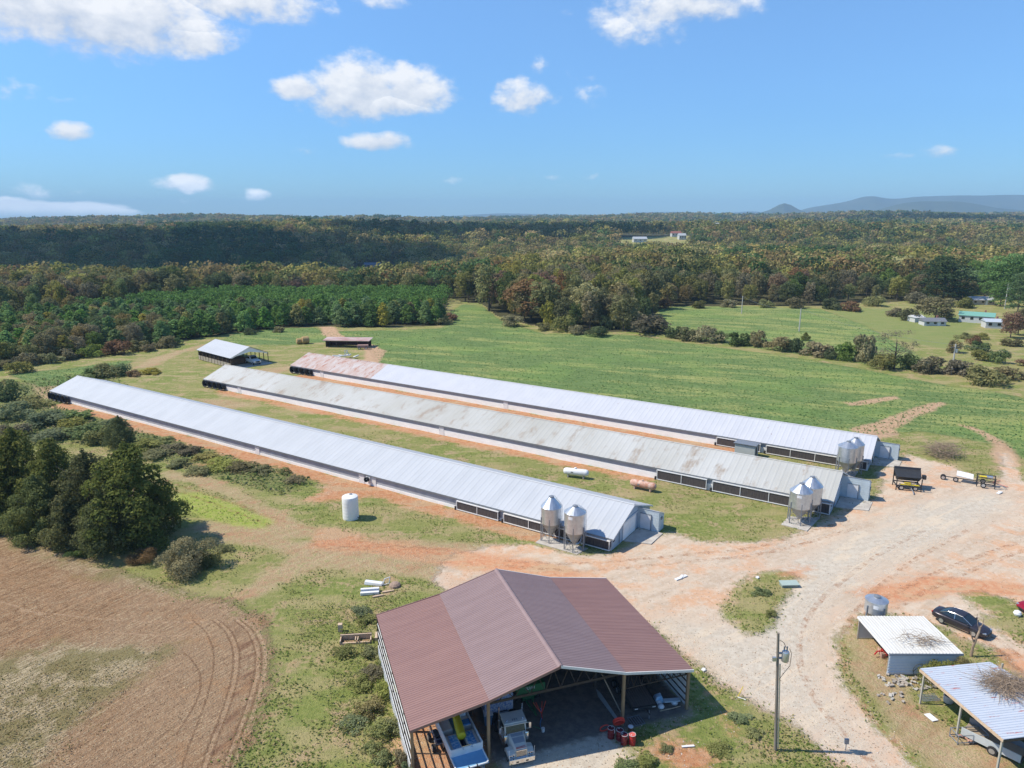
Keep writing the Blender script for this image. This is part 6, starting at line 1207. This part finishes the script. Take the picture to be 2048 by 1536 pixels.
RP_ = W2([(1888,700),(1925,672),(1990,668),(2048,640),(2260,640),(2260,800),(2048,762),(1985,745),(1930,735)])
while k < 34:
    x, y = rs.uniform(85, 260), rs.uniform(150, 270)
    if sdf(RP_, np.array([x]), np.array([y]))[0] < 1: continue
    mt = rs.choice(['olive', 'bare', 'tan', 'green', 'rust']); px, py = PR(x, y, 0.); big = py < 690 and px > 1985; k += 1
    plant('shrub', 'oak' if big else 'shrub', mt, 'tree of the tangled thicket at the right frame edge' if big else f"{dict(green='green', olive='olive', tan='tan', rust='reddish', bare='bare brown')[mt]} bush of the tangled thicket at the right frame edge", 'tree' if big else 'shrub', x, y, rs.uniform(6.5, 9) if big else rs.uniform(2.2, 4.5), None if big else rs.uniform(2, 4), 'thicket at the right frame edge')
for i, (px, py, top, w) in enumerate([(1925,598,532,56),(1955,590,520,60),(1990,596,512,66),(2022,598,505,70),(2050,602,500,80),(2075,612,505,80),(2000,612,560,46),(1905,592,545,44),(2035,625,545,50)]):
    at('pine_tree', 'bigpine', 'pine', 'tall green pine of the stand on the right, %s from its left end' % ['first', 'second', 'third', 'fourth', 'fifth', 'last', 'short one third', 'small one', 'low one fourth'][i] if i < 6 else ['short green pine in front of the right-hand stand', 'small green pine between the big dark pine and the stand', 'low pine by the pale pole at the right-hand stand'][i - 6], 'pine tree', px, py, top, w, 'pines of the right-hand stand')
# brushy foot of the wood edges
FE = [(60,730,44),(100,726,40),(140,718,46),(185,712,44),(230,708,50),(275,700,40),(330,694,46),(35,745,44),(300,702,26),(350,690,30),(905,640,30),(885,648,34),(1020,652,40),(1085,660,30),(1150,668,36),(1195,672,40),(1330,616,34),(1400,616,30),(1460,614,34),(1530,614,30),(1590,616,38),(1660,618,44),(1700,622,40),(1750,612,40),(1830,606,40),(1930,615,40),(560,664,24),(500,668,24)]
for i, (px, py, w) in enumerate(FE):
    mt = ['bare', 'olive', 'tan', 'green', 'rust', 'olive'][i % 6]
    at('shrub', 'shrub', mt, f"{dict(green='green', olive='olive', tan='tan', rust='reddish', bare='brown')[mt]} bush at the foot of the {'young pine plantation' if px < 900 else 'wood beyond the fields'}", 'shrub', px, py, py - w*.62, w*1.25, 'bushes along the wood edges')
# ---- woods: nearest 300 of each kind as individuals, the rest as far woodland
def jitgrid(x0, x1, y0, y1, s, rs):
    X, Y = np.meshgrid(np.arange(x0, x1, s), np.arange(y0, y1, s)); X = X.ravel() + rs.uniform(-.42, .42, X.size)*s; Y = Y.ravel() + rs.uniform(-.42, .42, Y.size)*s; return X, Y
rs = np.random.RandomState(5)
X, Y = jitgrid(-330, -20, 150, 360, 5.4, rs); px, py = PR(X, Y, 0.); k = pine(X, Y) & (px > -60); X, Y, px, py = X[k], Y[k], px[k], py[k]
o = np.argsort(Y - np.interp(px, *PINEF)*0 + 0); fr = np.interp(px, *PINEF) - py; o = np.argsort(-py); X, Y, px, fr = X[o], Y[o], px[o], fr[o]
nP = 0; RESTP = []
for x, y, p_, f_ in zip(X, Y, px, fr):
    if nP >= 285: RESTP.append((x, y)); continue
    nP += 1; lowleft = p_ < 330 and rs.rand() < (.65 if f_ < 40 else .35); front = f_ < 7
    if lowleft:
        mt = rs.choice(['olive', 'bare', 'brown', 'green']); plant('broadleaf_tree', 'oak', mt, f"small {dict(olive='olive', bare='greyish', brown='brown', green='green')[mt]} tree mixed among the young pines at the left", 'tree', x, y, rs.uniform(5, 8), rs.uniform(2.6, 3.8), 'scrub trees among the young pines', trunk=False)
    else: plant('pine_tree', 'pine', 'pine' if rs.rand() > .12 else 'yellow', 'young pine in the front row of the plantation' if front else 'young pine inside the plantation', 'pine tree', x, y, rs.uniform(6.0, 8.8), rs.uniform(2.6, 3.3), 'front row of the pine plantation' if front else 'pines inside the plantation', trunk=front)
pal = ['olive', 'olive', 'brown', 'yellow', 'green', 'olive', 'olive', 'bare', 'yellow', 'tan', 'green', 'olive', 'rust', 'tan']
X, Y = jitgrid(-420, 620, 200, 560, 9.2, rs); px, py = PR(X, Y, 0.); k = broad(X, Y) & (px > -70) & (px < 2120); X, Y, px, py = X[k], Y[k], px[k], py[k]
depth = np.interp(px, *FRONT) - py; key = Y + 0*depth; o = np.argsort(key); X, Y, px, depth = X[o], Y[o], px[o], depth[o]
regs = [(240, 'at the left end of the woods'), (560, 'behind the left half of the pines'), (900, 'behind the right half of the pines'), (1010, 'at the woodland lane'), (1320, 'behind the hedgerow start'), (1640, 'along the top of the second field'), (1940, 'behind the pasture'), (9999, 'behind the right-hand pines')]
for x, y, p_, d_ in zip(X[:290], Y[:290], px[:290], depth[:290]):
    mt = pal[rs.randint(len(pal))]; kd = 'tall' if rs.rand() < .3 else 'oak'; h = rs.uniform(12, 17.5) * (1 if p_ > 240 else .85); where = [r for lim, r in regs if p_ < lim][0]
    h *= np.interp(p_, [900, 1000, 1300, 1400, 1900], [1, 1.05, .95, .82, .82]) * (.8 if d_ < 6 else 1)
    plant('oak_tree' if kd == 'oak' else 'broadleaf_tree', kd, mt, f"{'tall slim' if kd == 'tall' else 'broad'} {dict(olive='olive green', brown='brownish', yellow='yellow-green', green='deep green', rust='rusty', bare='pale grey-brown', tan='straw-coloured')[mt]} tree {where}", 'tree', x, y, h, (h*.40 if kd == 'oak' else h*.27), 'broadleaf trees ' + where, trunk=d_ < 8)
REST = list(zip(X[290:], Y[290:]))
# far woodland: one object
PALF = np.array([1.12, 1.04, .9]) * 2.25 * np.array([(.095,.10,.040),(.080,.090,.034),(.12,.105,.052),(.14,.135,.048),(.05,.07,.028),(.115,.095,.05),(.115,.115,.05),(.038,.065,.028),(.15,.135,.07)])
def unit_tree(n, seed, flat=False):
    rs = np.random.RandomState(seed); B = [(0, 0, .6, .3, .3, .33)]
    for i in range(9): a = i*2.4; z = rs.uniform(.35, .85); B.append((.24*math.cos(a), .24*math.sin(a), z, .15, .15, .12))
    P, N, T_ = crown_pts(B, n, rs, .8, .38); return P, N, T_
def wood(pts, h0, h1, n, leaf, rs, nm, dark=None, aspect=1.0):
    V_, C_ = [], []; U_ = [unit_tree(n, 900 + i) for i in range(7)]
    for i in range(7):
        sel = pts[i::7]
        if len(sel) == 0: continue
        P, N, T_ = U_[i]; h = rs.uniform(h0, h1, len(sel)); a = rs.uniform(0, 6.28, len(sel)); asp = rs.uniform(.85, 1.25, len(sel)) * aspect
        Z = ZT(sel[:, 0], sel[:, 1]); ca, sa = np.cos(a)[:, None], np.sin(a)[:, None]
        X = (P[None, :, 0]*ca - P[None, :, 1]*sa) * (h*asp)[:, None] + sel[:, 0:1]; Y = (P[None, :, 0]*sa + P[None, :, 1]*ca) * (h*asp)[:, None] + sel[:, 1:2]; Zz = P[None, :, 2]*h[:, None] + Z[:, None]
        PP = np.stack([X, Y, Zz], 2).reshape(-1, 3); NN = np.stack([N[None, :, 0]*ca - N[None, :, 1]*sa, N[None, :, 0]*sa + N[None, :, 1]*ca, np.repeat(N[None, :, 2], len(sel), 0)], 2).reshape(-1, 3)
        V_.append(quads(PP, NN, np.repeat(h*leaf, n) * rs.uniform(.7, 1.2, len(PP)), rs, .85))
        stand = np.sin(sel[:, 0]/95 + 1.7*np.sin(sel[:, 1]/160)) + .6*np.sin(sel[:, 1]/120 + sel[:, 0]/60); ci = rs.randint(0, 9, len(sel)); ev = (stand > .95) & (rs.rand(len(sel)) < .8); ci[ev] = 7
        col = PALF[ci] * rs.uniform(.7, 1.2, (len(sel), 1)) * rs.uniform(.92, 1.08, (len(sel), 3)); C_.append((np.repeat(col, n, 0) * (np.tile(T_, len(sel))[:, None]*.35 + .82)))
    v = np.concatenate(V_); me = npmesh(nm, v, np.arange(len(v)).reshape(-1, 4), 4, colattr=np.concatenate(C_)); me.materials.append(FAR_LEAF); return link(bpy.data.objects.new(nm, me))
FAR_LEAF = leafmat('far_leaves', None, None, attr=True, trans=.35)
rs = np.random.RandomState(9)
def band(y0, y1, s, lim=.80):
    X, Y = jitgrid(-lim*y1, lim*y1, y0, y1, s, rs); k = broad(X, Y) & (np.abs(X) < lim*Y + 20)
    px = 1024 + F*X/(Y*cT + H*sT); k &= ~((px > 700) & (px < 792) & (Y > 590) & (Y < 705)); return np.stack([X[k], Y[k]], 1)
mid = np.array([p for p in REST]); wood(np.concatenate([mid, band(560, 800, 11.5)]), 12, 21, 190, .044, rs, 'woodland'); prop(bpy.data.objects['woodland'], 'autumn woodland filling the valley beyond the fields', 'woodland', kind='stuff')
if RESTP: pass
w = wood(band(800, 1500, 15), 13, 24, 80, .066, rs, 'far_woodland'); prop(w, 'wooded slopes on the far side of the valley', 'woodland', kind='stuff')
w = wood(band(1500, 3600, 25), 14, 27, 30, .115, rs, 'distant_woodland', aspect=1.35); prop(w, 'hazy wooded ridges reaching the horizon', 'woodland', kind='stuff')
X, Y = jitgrid(-5200, 5200, 3600, 6800, 55, rs); k = np.abs(X) < .8*Y; w = wood(np.stack([X[k], Y[k]], 1), 16, 24, 14, .2, rs, 'horizon_woodland', aspect=2.6); prop(w, 'faint woods on the horizon', 'woodland', kind='stuff')
if RESTP:
    w = wood(np.array(RESTP), 6.5, 8.6, 150, .045, rs, 'young_plantation', aspect=.9); prop(w, 'dense back rows of the young pine plantation', 'woodland', kind='stuff')
    a = w.data.attributes['col']; c = np.ones((len(w.data.polygons), 4), np.float32); c[:, :3] = np.array([.125, .225, .06]) * rs.uniform(.6, 1.4, (len(c), 1)); a.data.foreach_set('color', c.ravel())
# ---- low ground cover
def cover(nm, label, cat, cand, cols, s0, s1, mask, lift=.5, seed=3, up=.5, asp=.5):
    rs = np.random.RandomState(seed); x, y = cand; M = MASKS(x, y); k = mask(M, x, y, rs); x, y = x[k], y[k]; n = len(x); z = ZT(x, y); s = rs.uniform(s0, s1, n)
    N = rs.normal(size=(n, 3)) * .6; N[:, 2] = np.abs(N[:, 2]) * .5 + up; N /= np.linalg.norm(N, axis=1)[:, None]
    v = quads(np.stack([x, y, z + s*lift], 1), N, s, rs, asp); c = np.array(cols)[rs.randint(0, len(cols), n)] * rs.uniform(.8, 1.2, (n, 1)); me = npmesh(nm, v, np.arange(4*n).reshape(-1, 4), 4, colattr=c); me.materials.append(FAR_LEAF)
    return prop(link(bpy.data.objects.new(nm, me)), label, cat, kind='stuff')
def cand(n, x0, x1, y0, y1, rs, pw=1.0): y = y0 + (y1 - y0)*rs.rand(n)**pw; x = rs.uniform(-1, 1, n)*(y*.78 + 4); return x, y
pat = lambda x, y: np.sin(x/2.1 + np.sin(y/1.7)*1.3)*np.sin(y/2.6 + np.sin(x/3.3)) + .6*np.sin(x/.9 + y/1.3)*np.sin(y/.8)
free = lambda M: (M['yard'] < -.3 + np.abs(RG.normal(size=M['yard'].size))*.7) & (M['plow'] < -.6 + np.abs(RG.normal(size=M['yard'].size))) & (M['clay'] < -.3) & (M['crop'] < 0) & (M['wood'] < 0) & (M['tan'] < .2)
RB = lambda x, y: ~((((x-BX)*math.cos(BA)+(y-BY)*math.sin(BA)) > -11) & (((x-BX)*math.cos(BA)+(y-BY)*math.sin(BA)) < 11) & ((-(x-BX)*math.sin(BA)+(y-BY)*math.cos(BA)) > -.5) & ((-(x-BX)*math.sin(BA)+(y-BY)*math.cos(BA)) < 15))
rs = np.random.RandomState(31)
cover('grass', 'uneven weedy grass round the barns and houses', 'grass', cand(150000, 0, 0, 40, 125, rs, 1.4), [(.15,.20,.045),(.20,.25,.065),(.25,.27,.085),(.13,.18,.045),(.34,.29,.14)], .05, .15, lambda M, x, y, r: free(M) & RB(x, y) & (pat(x, y) + r.normal(size=x.size)*.45 > -.05), .6, 3, .6)
cover('dry_stubble', 'straw flecks and clods scattered over the tilled field', 'stubble', cand(60000, 0, 0, 38, 90, rs, 1.3), [(.58,.47,.30),(.48,.37,.22),(.22,.12,.07),(.19,.11,.06),(.38,.25,.15)], .03, .09, lambda M, x, y, r: (M['plow'] > -.5), .35, 4, .8, .35)
cover('bean_plants', 'knee-high bean plants in the big field', 'crop', cand(160000, 0, 0, 105, 300, rs, 1.2), [(.12,.21,.075),(.16,.26,.095),(.22,.29,.095),(.10,.185,.065)], .09, .22, lambda M, x, y, r: (M['crop'] > .4) & (np.sin((y*.93 + x*.34)*2.1) + r.normal(size=x.size)*1.2 > 0), .45, 5, 1.0, .8)
cover('stones', 'loose stones and dirt crumbs over the yard and clay', 'gravel', cand(70000, 0, 0, 40, 105, rs, 1.2), [(.62,.55,.45),(.40,.33,.26),(.30,.22,.16),(.50,.30,.19),(.68,.62,.54)], .02, .065, lambda M, x, y, r: ((M['yard'] > -1) | (M['clay'] > -.5)) & (M['shed'] < 0), .3, 7, 1.6, .8)
PW_ = [W2(p) for p in ([(690,1290),(770,1285),(790,1400),(835,1540),(700,1560),(640,1400)], [(560,1215),(800,1190),(760,1260),(600,1300)])]
cover('tall_weeds', 'tall yellow-green weeds along the left side of the brown barn', 'weeds', cand(60000, 0, 0, 40, 66, rs), [(.24,.26,.07),(.17,.21,.055),(.33,.31,.10),(.30,.25,.12),(.13,.18,.05)], .06, .17, lambda M, x, y, r: (np.maximum(sdf(PW_[0], x, y), sdf(PW_[1], x, y) - .6) + r.normal(size=x.size)*.5 > 0) & RB(x, y), 2.4, 8, .3, .35)
PD_ = W2([(-200,1360),(150,1320),(330,1310),(240,1390),(130,1480),(60,1560),(-300,1600)])
cover('dry_weeds', 'brown and olive weeds left standing in the tilled field', 'weeds', cand(60000, 0, 0, 38, 62, rs), [(.28,.20,.09),(.20,.17,.06),(.40,.31,.16),(.14,.14,.05)], .05, .13, lambda M, x, y, r: (sdf(PD_, x, y) + r.normal(size=x.size)*1.2 + pat(x, y)*1.2 > .6), 1.8, 9, .3, .35)
cover('brush', 'tangled vines and weeds over the bank', 'brush', cand(60000, 0, 0, 80, 175, rs, 1.1), [(.11,.16,.055),(.16,.20,.07),(.25,.25,.11),(.09,.14,.05),(.30,.26,.14)], .12, .30, lambda M, x, y, r: (M['brush'] > -1) & (M['clay'] < 0) & (M['yard'] < 0), 1.2, 6, .5, .7)
# ---------------------------------------------------------------- high cloud out of frame that shades the valley woods
def cloud(name, label, cx, cy, z, rx, ry, rz_, seed):
    rs = np.random.RandomState(seed); B = []
    for i in range(46):
        u, a = math.sqrt(rs.rand()), rs.rand()*6.283; s = rs.uniform(.26, .42)*(1.15 - u*.5); B.append((u*math.cos(a)*rx*.86, u*math.sin(a)*ry*.86, rs.uniform(-.2, .5)*rz_*(1 - u*.6), rx*s*.8, ry*s, rz_*s*2.2))
    m = MB()
    for x, y, zz, a, b, c in B: m.lathe([(1e-3, -.45), (.7, -.42), (.95, -.2), (1, .1), (.8, .6), (.4, .92), (1e-3, 1)], (0, 0, 0), 12, caps=False); n = 7*12; m.v[-n:] = [(x + p[0]*a, y + p[1]*b, zz + p[2]*c) for p in m.v[-n:]]
    CM = pmat('cloud_white', (.85, .86, .88), 1., spec=0.); o = m.obj(name, CM, smooth=True); o.location = (cx, cy, z); return prop(o, label, 'cloud', kind='structure')
def shade(name, label, gx_, gy_, rx, ry, z, rz_, seed):
    k = (z) / math.sin(SUN_EL) * math.cos(SUN_EL); cloud(name, label, gx_ + SUN_DIR.x*k, gy_ + SUN_DIR.y*k, z, rx, ry, rz_, seed)
shade('cloud', 'high white cloud overhead shading the left valley woods', -440, 715, 430, 270, 1000, 70, 1)
shade('cloud', 'high white cloud overhead shading the middle ridge', 15, 1010, 240, 170, 1000, 50, 2)
shade('cloud', 'small high cloud overhead shading the right-hand ridge', 1250, 1900, 560, 150, 1300, 60, 3)
# ---------------------------------------------------------------- haze
hb = MB().box(-13100, 13100, -300, 13100, -60, 330); hm = bpy.data.materials.new('haze'); hm.use_nodes = True; t = hm.node_tree; t.nodes.clear()
pv = t.nodes.new('ShaderNodeVolumePrincipled'); pv.inputs['Color'].default_value = (.48, .75, 1.0, 1); pv.inputs['Density'].default_value = 1.1e-4; pv.inputs['Anisotropy'].default_value = 0
o = t.nodes.new('ShaderNodeOutputMaterial'); t.links.new(pv.outputs[0], o.inputs['Volume'])
hz = hb.obj('haze', hm); prop(hz, 'thin blue haze over the whole countryside', 'haze', kind='stuff')

# ---- labels: things that only differ by place say which one they are
def ordn(n): return ('first second third fourth fifth sixth seventh eighth ninth tenth'.split()[n-1]) if n <= 10 else f"{n}{'th' if 10 < n % 100 < 14 else {1: 'st', 2: 'nd', 3: 'rd'}.get(n % 10, 'th')}"
same = {}
for o in SC.collection.objects:
    if o.parent is None and o.get('label') and not o.get('kind'): same.setdefault(o['label'], []).append(o)
for lb, L_ in same.items():
    if 1 < len(L_) <= 60:
        L_.sort(key=lambda o: PR(o.location.x, o.location.y, o.location.z)[0])
        for i, o in enumerate(L_): o['label'] = f"{lb}, {'leftmost' if i == 0 else 'rightmost' if i == len(L_) - 1 else ordn(i + 1) + ' from left'}"
